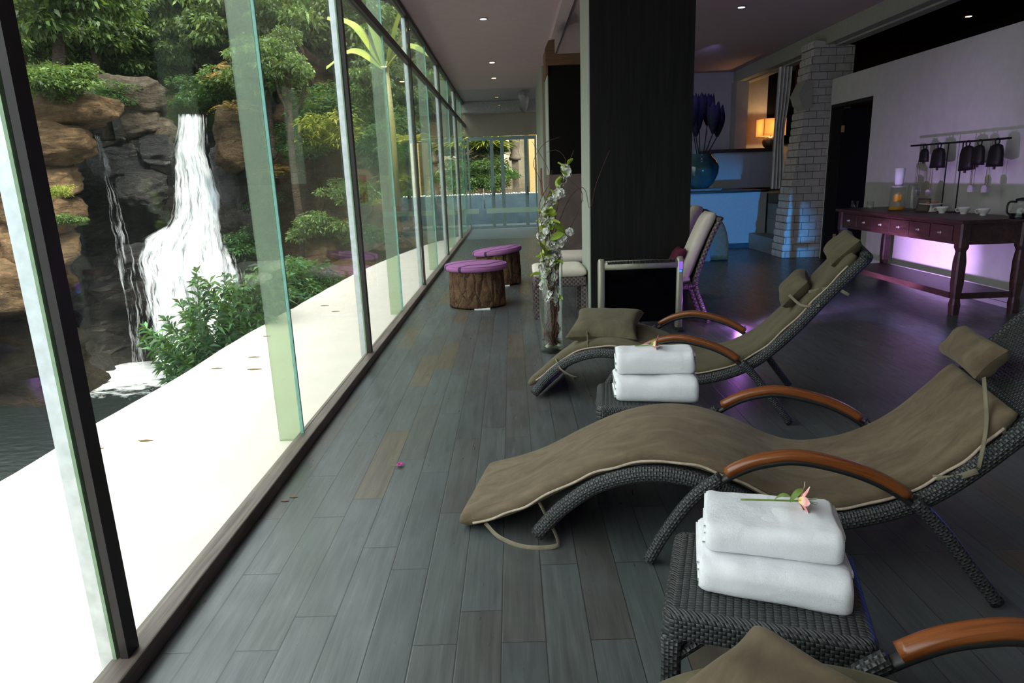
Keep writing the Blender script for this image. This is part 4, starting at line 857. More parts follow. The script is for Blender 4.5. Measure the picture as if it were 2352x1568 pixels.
# ------------------------------------------------------------------ antique sideboard
TX0, TX1, TY0, TY1, TZ = 4.23, 4.90, 6.33, 8.76, .915
t_ = thing('sideboard_table', 'long antique red-brown table with six small drawers against the wall', 'table', ((TX0 + TX1) / 2, (TY0 + TY1) / 2, 0))
ox, oy = (TX0 + TX1) / 2, (TY0 + TY1) / 2
def sb(a, b): return (a[0] - ox, a[1] - oy, a[2]), (b[0] - ox, b[1] - oy, b[2])
MB().box(*sb((TX0 - .03, TY0 - .04, TZ - .035), (TX1, TY1 + .03, TZ))).build('table_top', M['redwood'], t_, bevel=.006)
ap = MB(); ap.box(*sb((TX0 + .012, TY0 + .05, TZ - .235), (TX0 + .035, TY1 - .05, TZ - .035))); ap.box(*sb((TX1 - .035, TY0 + .05, TZ - .235), (TX1 - .02, TY1 - .05, TZ - .035)))
ap.box(*sb((TX0 + .05, TY0 + .012, TZ - .235), (TX1 - .05, TY0 + .035, TZ - .035))); ap.box(*sb((TX0 + .05, TY1 - .035, TZ - .235), (TX1 - .05, TY1 - .012, TZ - .035))); ap.build('apron', M['redwood'], t_)
for x in (TX0 + .045, TX1 - .05):
    for y in (TY0 + .045, TY1 - .045):
        s_ = .048; pr = [(0, .036), (.10, .042), (.16, .034), (.30, .046), (TZ - .40, .046), (TZ - .30, .036), (TZ - .26, .05), (TZ - .035, .05)]
        MB().sweep([(x - ox, y - oy, z) for z, _ in pr], rrect(2, 2, .3, 1), ref=Vector((0, 1, 0)), scales=[r for _, r in pr]).build('leg', M['redwood'], t_)
dw = (TY1 - TY0 - .24) / 6
for k in range(6):
    y0 = TY0 + .12 + dw * k
    d_ = MB().box(*sb((TX0 - .004, y0 + .012, TZ - .205), (TX0 + .014, y0 + dw - .012, TZ - .06))).build('drawer', M['redwood'], t_, bevel=.003)
    kb = MB().lathe([(0.001, 0), (.022, .002), (.018, .012), (.008, .016), (.012, .03), (0.001, .034)], 12).build('knob', M['pull'], d_, smooth=True)
    kb.matrix_basis = Matrix.Translation((TX0 - .004 - ox, y0 + dw / 2 - oy, TZ - .135)) @ Matrix.Rotation(-PI / 2, 4, 'Y')
MB().box(*sb((TX0 + .05, TY0 + .05, .17), (TX1 - .06, TY1 - .06, .20))).build('lower_shelf', M['redwood'], t_)
MB().box(*sb((TX0 + .02, TY0 + .10, .155), (TX0 + .05, TY1 - .10, .215))).box(*sb((TX0 + .09, TY0 + .03, .155), (TX1 - .09, TY0 + .05, .215))).build('stretcher', M['redwood'], t_)
# cups
def cup(px, py, lab, rz):
    p = at(px, py, z=TZ); p.x = min(p.x, 4.78)
    p = at(px, py, x=min(4.72, p.x)); p.z = TZ
    t_ = thing('tea_cup', lab, 'cup', (p.x, p.y, TZ), rz, 'white cups on the sideboard')
    MB().lathe([(0.001, .0), (.028, .0), (.030, .008), (.026, .012), (.045, .030), (.058, .06), (.060, .072), (.057, .072), (.054, .058), (.040, .030), (0.001, .016)], 30).build('bowl', M['porcelain'], t_, smooth=True)
    MB().tube(spline([(.056, 0, .062), (.082, 0, .060), (.088, 0, .042), (.070, 0, .026), (.048, 0, .030)], 16), .005, 7).build('handle', M['porcelain'], t_, smooth=True)
cup(2163, 490, 'white cup on the sideboard, leftmost of the three', math.radians(170)); cup(2213, 489, 'white cup on the sideboard, middle of the three', math.radians(180)); cup(2258, 490, 'white cup on the sideboard, rightmost of the three', math.radians(185))
# plate with pieces
p = at(2140, 466, x=4.70)
t_ = thing('cake_stand', 'small footed white plate with snacks left of the cups', 'plate', (p.x, p.y, TZ))
MB().lathe([(0.001, 0), (.045, 0), (.02, .02), (.018, .07), (.12, .085), (.125, .092), (0.001, .088)], 30).build('plate', M['porcelain'], t_, smooth=True)
for k in range(4):
    o = MB().lathe([(0.001, 0), (.02, .003), (.022, .012), (.012, .02), (0.001, .022)], 12).build('biscuit', plain('biscuit%d' % k, (.35, .16, .06)), None, smooth=True); o.location = (p.x - .04 + .03 * k, p.y + .03 * math.sin(k * 2), TZ + .092); tag(o, 'small brown biscuit on the footed white plate', 'biscuit', 'biscuits on the plate')
# drinking glasses
for px, nm in ((1963, 'short drinking glass at the far end of the sideboard'), (1999, 'short drinking glass between the far glass and the juice jar')):
    p = at(px, 472, y=8.62 if px < 1980 else 8.35); o = MB().lathe([(0.001, 0), (.034, 0), (.038, .01), (.040, .10), (.037, .10), (.035, .012), (0.001, .010)], 24).build('drinking_glass', M['clear'], None, smooth=True); o.location = (p.x, p.y, TZ); tag(o, nm, 'glass', 'drinking glasses')
# juice jar with paper cup stack on top
p = at(2060, 470, x=4.52)
t_ = thing('juice_dispenser', 'glass juice jar on the sideboard with an orange layer', 'jar', (p.x, p.y, TZ))
MB().lathe([(0.001, 0), (.088, 0), (.09, .01), (.082, .19), (.075, .27), (.071, .27), (.077, .19), (.084, .012), (0.001, .01)], 30).build('jar', M['clear'], t_, smooth=True)
MB().lathe([(0.001, .012), (.083, .012), (.082, .045), (0.001, .045)], 30).build('juice', M['juice'], t_, smooth=True)
MB().box((-.035, -.03, .10), (.035, .03, .19)).build('fruit_piece', M['juice'], t_, bevel=.01)
MB().lathe([(0.001, .27), (.08, .27), (.08, .285), (0.001, .285)], 24).build('lid', M['spotrim'], t_)
o = MB().lathe([(0.001, 0), (.042, 0), (.055, .20), (.053, .20), (0.001, .19)], 24).build('paper_cup_stack', M['paper'], None, smooth=True); o.location = (p.x, p.y, TZ + .285); tag(o, 'tall stack of white paper cups on top of the juice jar', 'cups')
p = at(2095, 470, x=4.70); o = MB().lathe([(0.001, 0), (.07, 0), (.072, .02), (.068, .26), (.05, .30), (.048, .30), (.064, .255), (.068, .022), (0.001, .01)], 28).build('glass_pitcher', M['clear'], None, smooth=True); o.location = (p.x, p.y, TZ); tag(o, 'empty clear glass pitcher behind the juice jar', 'pitcher')
p = at(2118, 470, x=4.62); t_ = thing('menu_holder', 'small dark wooden framed card leaning behind the plate', 'frame', (p.x, p.y, TZ + .002), math.radians(-60)); f_ = MB().box((-.07, 0, 0), (.07, .012, .15)).build('frame', M['darkwood'], t_); f_.rotation_euler = (-.25, 0, 0)
MB().box((-.055, -.002, .015), (.055, 0, .135)).build('card', M['brownwall'], f_)
p = at(2345, 488, x=4.62)
t_ = thing('coffee_pot', 'glass coffee pot with black lid at the right frame edge', 'pot', (p.x, p.y, TZ))
MB().lathe([(0.001, 0), (.08, 0), (.085, .02), (.088, .06), (.07, .13), (.05, .17), (.047, .17), (.066, .128), (.084, .06), (0.001, .01)], 28).build('jug', M['clear'], t_, smooth=True)
MB().lathe([(0.001, .01), (.083, .012), (.085, .06), (0.001, .06)], 28).build('coffee', M['coffee'], t_, smooth=True)
MB().lathe([(0.001, .17), (.055, .17), (.05, .19), (0.001, .20)], 24).build('lid', M['rubber'], t_, smooth=True)
MB().tube(spline([(-.05, 0, .165), (-.12, 0, .16), (-.13, 0, .08), (-.085, 0, .04)], 14), .009, 8).build('handle', M['rubber'], t_, smooth=True)
# bell stand
BX = 4.80
r0, r1 = at(2093, 335, x=BX), at(2322, 318, x=BX)
t_ = thing('bell_stand', 'black iron rail stand on the sideboard carrying old bells', 'stand', (BX, (r0.y + r1.y) / 2, TZ)); my = (r0.y + r1.y) / 2; rz_ = (r0.z + r1.z) / 2
MB().box((-.008, r1.y - my, rz_ - TZ - .008), (.008, r0.y - my, rz_ - TZ + .012)).build('rail', M['iron'], t_)
for px, py in ((2171, 400), (2204, 400)):
    y = at(px, py, x=BX).y - my; MB().tube([(0, y, 0), (0, y, rz_ - TZ)], .007, 8).build('post', M['iron'], t_); 
MB().box((-.05, -.25, 0), (.05, .15, .008)).build('base', M['iron'], t_)
def bell(px, w, h, lab, hang=.03, tilt=0):
    y = at(px, 340, x=BX).y; t_ = thing('cow_bell', lab, 'bell', (BX - .012, y, rz_ - .01), 0, 'old iron bells on the rail'); mb = MB()
    sec = [(1.0, -h - hang), (.94, -h * .7 - hang), (.86, -h * .3 - hang), (.70, -.10 * h - hang), (.35, -.02 * h - hang), (.001, -hang)]
    mb.lathe([(r_ * w / 2, z) for r_, z in sec], 24); mb.v = [(x * .55, yy, z) for x, yy, z in mb.v]; mb.build('body', M['iron'], t_, smooth=True).rotation_euler = (tilt, 0, 0)
    MB().tube([(.0, .03 * math.cos(a * PI / 10), .0 - .01 + .03 * math.sin(a * PI / 10)) for a in range(21)], .007, 6).build('ring', M['iron'], t_, smooth=True)
    MB().tube([(0, 0, -h * .8 - hang), (0, 0, -h * 1.12 - hang)], .013, 8).build('clapper', M['redwood'], t_)
bell(2127, .15, .15, 'leftmost and smallest hanging iron bell'); bell(2160, .22, .22, 'big iron bell second from the left on the rail'); bell(2225, .22, .25, 'largest iron bell in the middle, swung slightly', tilt=-.1); bell(2252, .17, .20, 'iron bell overlapping the largest one from behind'); bell(2292, .20, .22, 'rightmost iron bell on the rail')
for px, zb in ((2105, 435), (2135, 435), (2233, 425), (2265, 425)):
    p = at(px, zb, x=BX - .03); tt = thing('small_bell', 'small pale bell hanging on two strings below the iron bells', 'bell', (BX - .03, p.y, rz_), 0, 'small string bells')
    dz = p.z - rz_
    MB().tube([(0, -.012, 0), (0, -.02, dz)], .0022, 5).tube([(0, .012, 0), (0, .02, dz)], .0022, 5).build('string', M['twig'], tt)
    MB().prism([(-.04, dz - .07), (.04, dz - .07), (.04, dz - .02), (.02, dz), (-.02, dz), (-.04, dz - .02)], 'x', -.02, .02).build('body', M['pipe'], tt)

# ------------------------------------------------------------------ alcove: lamp, frame, curtain, vase with carved tulips
p = at(1768, 347, y=14.9)
t_ = thing('table_lamp', 'lit table lamp with square cream shade and ribbed base on the counter', 'lamp', (p.x, p.y, 1.87))
MB().lathe([(0.001, 0), (.09, 0), (.15, .05), (.17, .13), (.15, .20), (.10, .235), (.001, .24)], 32).build('base', M['lampbase'], t_, smooth=True)
MB().tube([(0, 0, .23), (0, 0, .40)], .012, 8).build('stem', M['lampbase'], t_)
s_ = .235; sh = MB()
for a_, b_ in (((-s_, -s_), (s_, -s_ + .006)), ((-s_, s_ - .006), (s_, s_)), ((-s_, -s_), (-s_ + .006, s_)), ((s_ - .006, -s_), (s_, s_))): sh.box((a_[0], a_[1], .25), (b_[0], b_[1], .60))
sh.build('lamp_shade', M['shade'], t_)
light('table_lamp_bulb', 'POINT', (p.x, p.y, 1.87 + .42), 7, (1.0, 0.62, 0.28), shadow_soft_size=.05)
q0, q1 = at(1768, 165, y=15.3), at(1795, 330, y=15.3)
f_ = MB().box((q0.x, 15.30, q1.z), (q1.x + .5, 15.345, q0.z)).build('picture', M['blackpanel'], None); tag(f_, 'dark panel picture on the alcove wall behind the lamp', 'picture')
cu = MB(); c0, c1 = at(1789, 165, y=12.95), at(1820, 165, y=12.95); cb_ = at(1778, 458, y=12.95)
def curt(u, v):
    z = 3.24 + (1.07 - 3.24) * u; pinch = 1 - .25 * math.exp(-((u - .55) / .25) ** 2)
    xx = c0.x + (c1.x - c0.x) * (v * pinch) - .03 * u; return (xx, 12.98 + .03 * math.sin(v * 24), z)
cu.grid(curt, 30, 60, (1, 1)); k0 = len(cu.v); cu.grid(lambda u, v: Vector(curt(u, v)) + Vector((0, .008, 0)), 30, 60, (1, 1), flip=True)
o = cu.build('curtain', M['curtain'], None, smooth=True); tag(o, 'gathered pale curtain hanging by the brick pier', 'curtain')
p = at(1608, 425, y=13.15)
t_ = thing('ceramic_jar', 'large teal glazed jar on a grey tray beside the column', 'jar', (p.x, 13.15, 1.12))
MB().lathe([(0.001, 0), (.15, 0), (.25, .10), (.33, .28), (.34, .40), (.29, .52), (.20, .60), (.21, .64), (.19, .64), (.18, .60), (0.001, .56)], 44).build('body', M['glaze'], t_, smooth=True)
o = MB().prism([(-.45, 0), (.32, 0), (.36, .05), (-.45, .05)], 'y', 12.9, 13.4).build('tray', M['lightgrey'], None); o.location = (p.x, 0, 1.068); tag(o, 'grey stone tray under the teal jar', 'tray')
random.seed(3)
for k, (px, py) in enumerate(((1592, 215), (1608, 212), (1627, 214), (1640, 232), (1650, 240), (1600, 240))):
    tp = at(px, py, y=13.15 + (k % 3 - 1) * .12); h_ = .58
    t_ = thing('wooden_tulip', ['carved dark tulip in the jar, leftmost beside the column', 'carved dark tulip with its tip highest near the left', 'carved dark tulip in the middle of the jar bunch', 'carved dark tulip right of the middle', 'carved dark tulip at the right end of the bunch', 'carved dark tulip in front and lower in the bunch'][k], 'flower', (tp.x, tp.y, tp.z - h_), 0, 'carved tulips in the jar')
    mb = MB()
    for j in range(5):
        a = j * 2 * PI / 5 + k
        for sg in (0, 1):
            mb.grid(lambda u, v: (math.cos(a + (v - .5) * 1.5) * .13 * math.sin(PI * (.06 + .66 * u)) * (1 - .012 * sg), math.sin(a + (v - .5) * 1.5) * .13 * math.sin(PI * (.06 + .66 * u)) * (1 - .012 * sg), u * h_ * (1 - .5 * abs(v - .5) * u)), 10, 6, flip=bool(sg))
    mb.build('bloom', M['tulip'], t_, smooth=True)
    base_ = Vector((p.x + (tp.x - p.x) * .3, 13.15, 1.70)) - Vector((tp.x, tp.y, tp.z - h_)); MB().tube([(0, 0, .01), base_ * .5 + Vector((0, 0, 0)), base_], .010, 6).build('stem', M['tulip'], t_)
# floor spot fixtures that give the coloured light
for loc, lab in ((PURPLE_AT, 'small floor spotlight shining purple behind the heater'), (BLUE_AT, 'small floor spotlight shining blue')):
    t_ = thing('floor_spotlight', lab, 'lamp', (loc[0] , loc[1], 0), 0); MB().lathe([(0.001, 0), (.04, 0), (.04, .02), (.02, .03), (0.001, .03)], 16).build('housing', M['rubber'], t_)
# wall art on the corridor side and the ochre door leaf
o = MB().box((0.640, 14.2, 1.05), (0.655, 14.9, 1.62)).build('painting', M['painting'], None); tag(o, 'small reddish painting on the corridor wall behind the branches', 'painting')

# ------------------------------------------------------------------ outdoors: ledge, pool, cliffs
edge = [(-2.72, -6), (-2.70, 0), (-2.69, 3.1), (-2.70, 4.0), (-2.67, 5.0), (-2.70, 6.0), (-2.69, 7.0), (-2.66, 8.5), (-2.62, 10), (-2.55, 11.3), (-2.40, 12.8), (-2.20, 14.2), (-1.95, 15.6), (-1.6, 16.8), (-1.28, 17.8)]
ew = spline([(x, y, 0) for x, y in edge], 150)
ep = [(p.x + .022 * noise.noise(Vector((0, p.y * 2.2, 0))) + .006 * noise.noise(Vector((0, p.y * 13, 5))), p.y) for p in ew]
struct('floor_ledge', MB().prism([(-1.277, -6)] + ep[::-1][:0] + [(-1.277, 17.8)] + ep[::-1], 'z', -0.42, 0.02), M['ledge'])
random.seed(11)
for k, (px, py) in enumerate(((870, 0), (333, 1012), (582, 820), (583, 848), (497, 846), (770, 715), (745, 702), (612, 772), (218, 1030))[1:]):
    p = at(px, py, z=.021); s_ = random.uniform(.03, .055)
    o = MB().prism([(0, 0), (s_, .3 * s_), (2.2 * s_, 0), (1.6 * s_, -.25 * s_), (.7 * s_, -.3 * s_)], 'z', 0, .004).build('fallen_leaf', M['litter'], None); o.location = (p.x - s_, p.y, .0205)
    tag(o, 'dry brown leaf scrap lying on the pale concrete ledge', 'leaf', 'dry leaves on the ledge')
for px, py in ((645, 1151), (665, 1142)):
    p = at(px, py, z=.001); o = MB().prism([(0, 0), (.02, .007), (.04, 0), (.02, -.006)], 'z', 0, .002).build('dry_petal', plain('rust_petal%d' % px, (.16, .05, .03)), None); o.location = (p.x, p.y, .001); tag(o, 'rust coloured dry petal on the floor beside the sill', 'petal', 'dry petals on the floor')

ROCK_T = rock_mat('tan_rock', (0.035, 0.022, 0.012), (0.17, 0.105, 0.055), (0.42, 0.26, 0.135), wetline=-0.4)
ROCK_D = rock_mat('wet_dark_rock', (0.008, 0.009, 0.010), (0.032, 0.030, 0.030), (0.085, 0.070, 0.058), wet=1)
ROCK_B = rock_mat('brown_bank', (0.018, 0.014, 0.008), (0.085, 0.055, 0.030), (0.20, 0.125, 0.065))
tt = NT('forest_floor'); g_ = tt.new('NewGeometry').outputs['Position']
tt.base(tt.ramp(tt.noise(g_, 2.3, 8, 0.8), [(0.35, (0.016, 0.028, 0.010)), (0.5, (0.05, 0.085, 0.025)), (0.6, (0.10, 0.085, 0.04)), (0.7, (0.12, 0.19, 0.05))]), 0.9, 0.1); tt.bump(tt.noise(g_, 4, 6, .8), 1.0, .3); SOIL = tt.m

base = [(-34, 2, 2.6), (-22, 8, 3.0), (-16.5, 12.6, 3.2), (-12.8, 14.9, 3.1), (-11.0, 15.6, 2.8), (-11.1, 17.1, 2.7), (-11.8, 18.8, 3.7), (-10.4, 19.3, 4.2), (-9.4, 19.7, 3.35), (-8.4, 19.6, 3.35), (-7.4, 19.1, 4.2), (-6.4, 18.3, 4.8), (-5.4, 17.6, 5.2), (-4.6, 17.8, 5.0), (-4.1, 19.0, 5.0), (-3.7, 21, 5.0), (-3.3, 25, 5.0), (-2.6, 31, 5.0), (2, 36, 5.0), (12, 38, 5.0)]
SP = spline(base, 360)
def cliff(name, i0, i1, mats, amp=.55, lean=.18, seed=0, back=20):
    mb = MB(); NV = 92
    for i in range(i0, i1 + 1):
        p = SP[i]; o2 = Vector((p.x - 0.5, p.y - 3.0, 0)).normalized(); a_, b_ = SP[max(0, i - 6)], SP[min(360, i + 6)]
        tg = Vector((b_.x - a_.x, b_.y - a_.y, 0)).normalized(); nn = Vector((-tg.y, tg.x, 0)); nn = (nn * .75 + o2 * .25).normalized() if nn.dot(o2) > 0 else nn
        top = p.z
        for j in range(NV + 1):
            if j <= 54:
                z = -4.0 + (top + 4.0) * j / 54; k_ = min(1, max(0, (i - 215) / 25)); out = (lean + (.36 - lean) * k_) * (z + 4)
            else:
                f = (j - 54) / (NV - 54); z = top + 9.5 * f ** 1.1; k_ = min(1, max(0, (i - 215) / 25)); out = (lean + (.36 - lean) * k_) * (top + 4) + back * f * (.35 + .65 * f)
            q = Vector((p.x, p.y, 0)) + nn * out; q.z = z; w = Vector((q.x * .55, q.y * .55, z * .8))
            blocky = noise.cell(Vector((q.x * 1.1 + .3 * noise.noise(w), q.y * .8, z * 1.3 + .4 * noise.noise(w * 2)))) * .45
            d = amp * (.55 if abs(q.x + 9) < 2.2 else 1) * (noise.fractal(w + Vector((seed, 0, 0)), .8, 2.2, 5) + .8 * blocky + .35 * noise.noise(Vector((w.x, w.y, z * 3.2))))
            mb.v.append(tuple(q - nn * d + Vector((0, 0, .12 * noise.noise(w * 3)))))
    K = NV + 1
    for i in range(i1 - i0):
        for j in range(NV): mb.face([i * K + j, (i + 1) * K + j, (i + 1) * K + j + 1, i * K + j + 1], None, 0 if j < 53 else 1)
    o = mb.build(name, mats, None, smooth=True); return o
def pidx(x): 
    return min(range(361), key=lambda i: (SP[i].x - x[0]) ** 2 + (SP[i].y - x[1]) ** 2)
iA, iB = pidx((-11.1, 17.1)), pidx((-7.2, 19.0))
for nm, a_, b_, mts, lab in (('rock_cliff', 0, iA, [ROCK_T, SOIL], 'tan sunlit rock cliff left of the waterfall with wooded slope above'), ('rock_cliff', iA, iB, [ROCK_D, SOIL], 'dark wet rock wall directly behind the waterfall'), ('earth_bank', iB, 360, [ROCK_B, SOIL], 'brown overgrown earth bank running along the glass wall')):
    o = cliff(nm, a_, b_, mts, amp=.6 if nm == 'rock_cliff' else .75, seed=a_ * .01); tag(o, lab, 'cliff' if nm == 'rock_cliff' else 'bank', kind='structure')
def foot(u, v):
    y = 6.5 + 12.5 * u; x = -2.3 - 5.6 * v; sm = lambda e: max(0, min(1, e)) ** 2 * (3 - 2 * max(0, min(1, e)))
    return (x, y, -3.9 + 3.5 * sm((y - 6.5) / 9.5) * sm((6.3 + x + .12 * (y - 6.5)) / 2.6) + .22 * noise.fractal(Vector((x, y, 0)), .9, 2, 4))
o = MB().grid(foot, 60, 34).build('earth_bank', ROCK_B, None, smooth=True); tag(o, 'low earth slope under the shrubs beside the ledge', 'bank', kind='structure')
def hill(u, v):
    a = PI * (1.02 - .80 * u); r = 33 + 9 * v + 1.5 * noise.noise(Vector((u * 9, v * 5, 0))); return (r * math.cos(a), 2 + r * math.sin(a), -4 + 24 * v ** .8 + noise.noise(Vector((u * 14, v * 4, 3))))
struct('wall_hillside', MB().grid(hill, 70, 24), SOIL, smooth=True)
# pool with foam where the water lands
fb = at(330, 850, z=-3.5)
t = NT('pool_water'); g_ = t.new('NewGeometry').outputs['Position']
dv = t.new('VectorMath', operation='DISTANCE'); t.l(g_, dv.inputs[0]); dv.inputs[1].default_value = (fb.x - .1, fb.y - .1, -3.5)
nz = t.noise(t.map(g_, (1.3, 2.2, 1)), 1.4, 7, .7, .8)
fo = t.ramp(t.math('ADD', t.math('MULTIPLY', dv.outputs['Value'], -.19), t.math('ADD', nz, .38)), [(.45, (0,) * 3), (.68, (1,) * 3)])
t.base(t.mix(fo, (0.012, 0.017, 0.017), (0.75, 0.80, 0.82)), t.ramp(fo, [(0, (.16,) * 3), (1, (.9,) * 3)]), .5)
t.bump(t.noise(t.map(g_, (1.6, 3.4, 1)), 1.8, 6, .65, .5), .6, .10)
o = MB().box((-36, -8, -4.4), (-2.9, 22, -3.5)).build('pool_water', t.m, None); o['kind'] = 'structure'
# falling water
def water_mat(name, lo, hi, sx=7.0):
    t = NT(name); uv = t.uv(); a = t.noise(t.map(uv, (sx, .55, 1)), 1.6, 7, .68, .7); b = t.noise(t.map(uv, (sx * 2.6, 1.4, 1)), 1.5, 5, .7, .3)
    s_ = t.new('SeparateXYZ'); t.l(uv, s_.inputs[0]); s2 = t.new('SeparateXYZ'); t.l(t.new('TexCoord').outputs['Generated'], s2.inputs[0])
    at_ = t.new('Attribute'); at_.attribute_name = 'Edge'
    al = t.ramp(t.math('ADD', t.math('ADD', t.math('MULTIPLY', a, .65), t.math('MULTIPLY', b, .35)), t.math('MULTIPLY', t.math('SUBTRACT', at_.outputs['Fac'], 1.0), .32)), [(lo, (0,) * 3), (hi, (1,) * 3)])
    df = t.new('BsdfDiffuse'); df.inputs[0].default_value = (.90, .95, 1.0, 1); tl = t.new('BsdfTranslucent'); tl.inputs[0].default_value = (.90, .95, 1.0, 1); m1 = t.new('MixShader'); m1.inputs[0].default_value = .35
    t.l(df.outputs[0], m1.inputs[1]); t.l(tl.outputs[0], m1.inputs[2]); tr = t.new('BsdfTransparent'); m2 = t.new('MixShader'); t.l(al, m2.inputs[0]); t.l(tr.outputs[0], m2.inputs[1]); t.l(m1.outputs[0], m2.inputs[2])
    t.l(m2.outputs[0], t.out.inputs[0]); return t.m
def fall(name, label, rows, y0, y1, mat, bulge=.25, seed=0, nu=60, nv=26):
    pys = [r[0] for r in rows]; lx = [r[1] for r in rows]; rx = [r[2] for r in rows]; mb = MB(); E_ = []
    wm = abs(at(rx[2], pys[2], y=y0).x - at(lx[2], pys[2], y=y0).x)
    for i in range(nu + 1):
        py = pys[0] + (pys[-1] - pys[0]) * i / nu; a, b = np.interp(py, pys, lx), np.interp(py, pys, rx); f = i / nu
        step = .25 * sum(1 / (1 + math.exp(-(f - c) * 40)) for c in (.30, .55))
        for j in range(nv + 1):
            v = j / nv; px = a + (b - a) * v + 4 * noise.noise(Vector((py * .05, seed, v)))
            y = y0 + (y1 - y0) * f - step - bulge * math.sin(PI * v) + .22 * noise.noise(Vector((v * 5 + seed, f * 3, 0))) + .09 * noise.noise(Vector((v * 16, f * 9, seed)))
            mb.v.append(tuple(at(px, py, y=y))); E_.append(min(1, 4.5 * min(v, 1 - v)) * min(1, (f + .02) * 30))
    K = nv + 1
    for i in range(nu):
        for j in range(nv):
            q = [i * K + j, i * K + j + 1, (i + 1) * K + j + 1, (i + 1) * K + j]; mb.face(q, [((k % K) / nv * wm, (k // K) / nu * 6.0) for k in q])
    o = mb.build(name, mat, None, smooth=True); at_ = o.data.attributes.new('Edge', 'FLOAT', 'POINT'); at_.data.foreach_set('value', E_)
    return o
main_rows = [(262, 402, 480), (300, 398, 482), (340, 388, 486), (400, 384, 506), (450, 384, 522), (500, 380, 528), (540, 345, 545), (600, 310, 572), (660, 312, 590), (720, 322, 600), (800, 335, 590), (880, 345, 580)]
o = fall('waterfall', '', main_rows, 18.95, 17.6, water_mat('fall_water', .36, .56), seed=1); tag(o, 'large white waterfall dropping into the dark pool', 'waterfall')
mid = fall('spray_sheet', '', [(r[0], r[1] + 14, r[2] - 20) for r in main_rows], 18.75, 17.35, water_mat('fall_water_front', .47, .64, 5.0), seed=4); mid.parent = o
sd = fall('side_cascade', '', [(520, 375, 400), (545, 320, 420), (600, 296, 420), (660, 318, 420), (740, 330, 430), (860, 345, 440)], 17.9, 17.2, water_mat('cascade_water', .38, .58, 6.0), seed=7, nu=36, nv=14); sd.parent = o
o = fall('waterfall', '', [(305, 216, 228), (350, 222, 246), (400, 228, 266), (450, 235, 280), (520, 245, 300), (600, 258, 322), (700, 275, 340), (850, 290, 352)], 18.0, 17.5, water_mat('thin_fall_water', .50, .74, 9.0), seed=9, bulge=.1); tag(o, 'thin side waterfall left of the large one', 'waterfall')

# boulders
def boulder(label, px, py, y, sx, sy, sz, seed, mat):
    p = at(px, py, y=y); bm_ = MB(); NU, NV_ = 40, 26
    def fn(u, v):
        a, b = u * 2 * PI, (v - .5) * PI; d = Vector((math.cos(a) * math.cos(b), math.sin(a) * math.cos(b), math.sin(b)))
        e = Vector([math.copysign(abs(c_) ** .72, c_) for c_ in d]); r = 1 + .28 * noise.noise(d * 1.4 + Vector((seed, 0, 0))) + .12 * noise.noise(d * 3.7 + Vector((0, seed, 0))) + .06 * noise.noise(Vector((d.x * 3, d.y * 3, d.z * 12 + seed)))
        return (e.x * r * sx, e.y * r * sy, e.z * r * sz)
    bm_.grid(fn, NU, NV_); o = bm_.build('boulder', mat, None, smooth=True); o.location = p; o.rotation_euler = (random.uniform(-.1, .1), random.uniform(-.1, .1), random.uniform(-.3, .3)); tag(o, label, 'boulder', 'boulders around the waterfall'); return o
random.seed(4)
for a in (('rounded lichen spotted boulder under the green bush at upper left', 140, 262, 15.6, 1.1, .8, .36, 1), ('smooth orange tan boulder slab left of the thin waterfall', 100, 335, 15.3, 1.0, .8, .42, 2), ('layered tan boulder below the orange slab', 90, 412, 15.3, .85, .7, .36, 3),
          ('tan boulder with yellow moss beside the dark rock', 95, 485, 15.2, .75, .7, .45, 4), ('brown boulder low at the left behind the frame post', 85, 570, 15.2, .7, .7, .55, 5), ('wide brown boulder at the left frame edge', 0, 660, 14.4, 1.0, .7, .6, 6)): boulder(*a, ROCK_T)
ROCK_M = rock_mat('grey_brown_rock', (0.02, 0.018, 0.014), (0.10, 0.08, 0.06), (0.24, 0.19, 0.14))
for a in (('tan topped boulder above the thin waterfall', 235, 215, 18.6, .62, .6, .40, 7), ('lichen spotted boulder left of the waterfall lip', 315, 225, 18.9, .70, .7, .5, 8), ('grey boulder hanging over the dark rock wall', 330, 280, 18.8, .5, .5, .42, 9), ('small boulder right beside the waterfall lip', 365, 300, 18.9, .35, .4, .35, 10)): boulder(*a, ROCK_M)
for a in (('dark block of wet rock beside the white water', 360, 345, 18.7, .45, .4, .40, 12), ('dark wet boulder between the two waterfalls', 270, 380, 18.6, .7, .4, .45, 13), ('dark wet block lower between the two waterfalls', 330, 430, 18.6, .65, .4, .5, 14), ('dark rock step splitting the lower cascade', 320, 590, 18.2, .6, .4, .35, 15), ('dark rock right of the waterfall', 530, 400, 18.2, .35, .4, .9, 16)): boulder(*a, ROCK_D)
for a in (('brown rock face right of the waterfall lip', 545, 320, 17.6, .45, .5, .8, 17), ('brown boulder low on the bank beside the ledge', 740, 590, 16.0, .35, .4, .5, 18)): boulder(*a, ROCK_B)

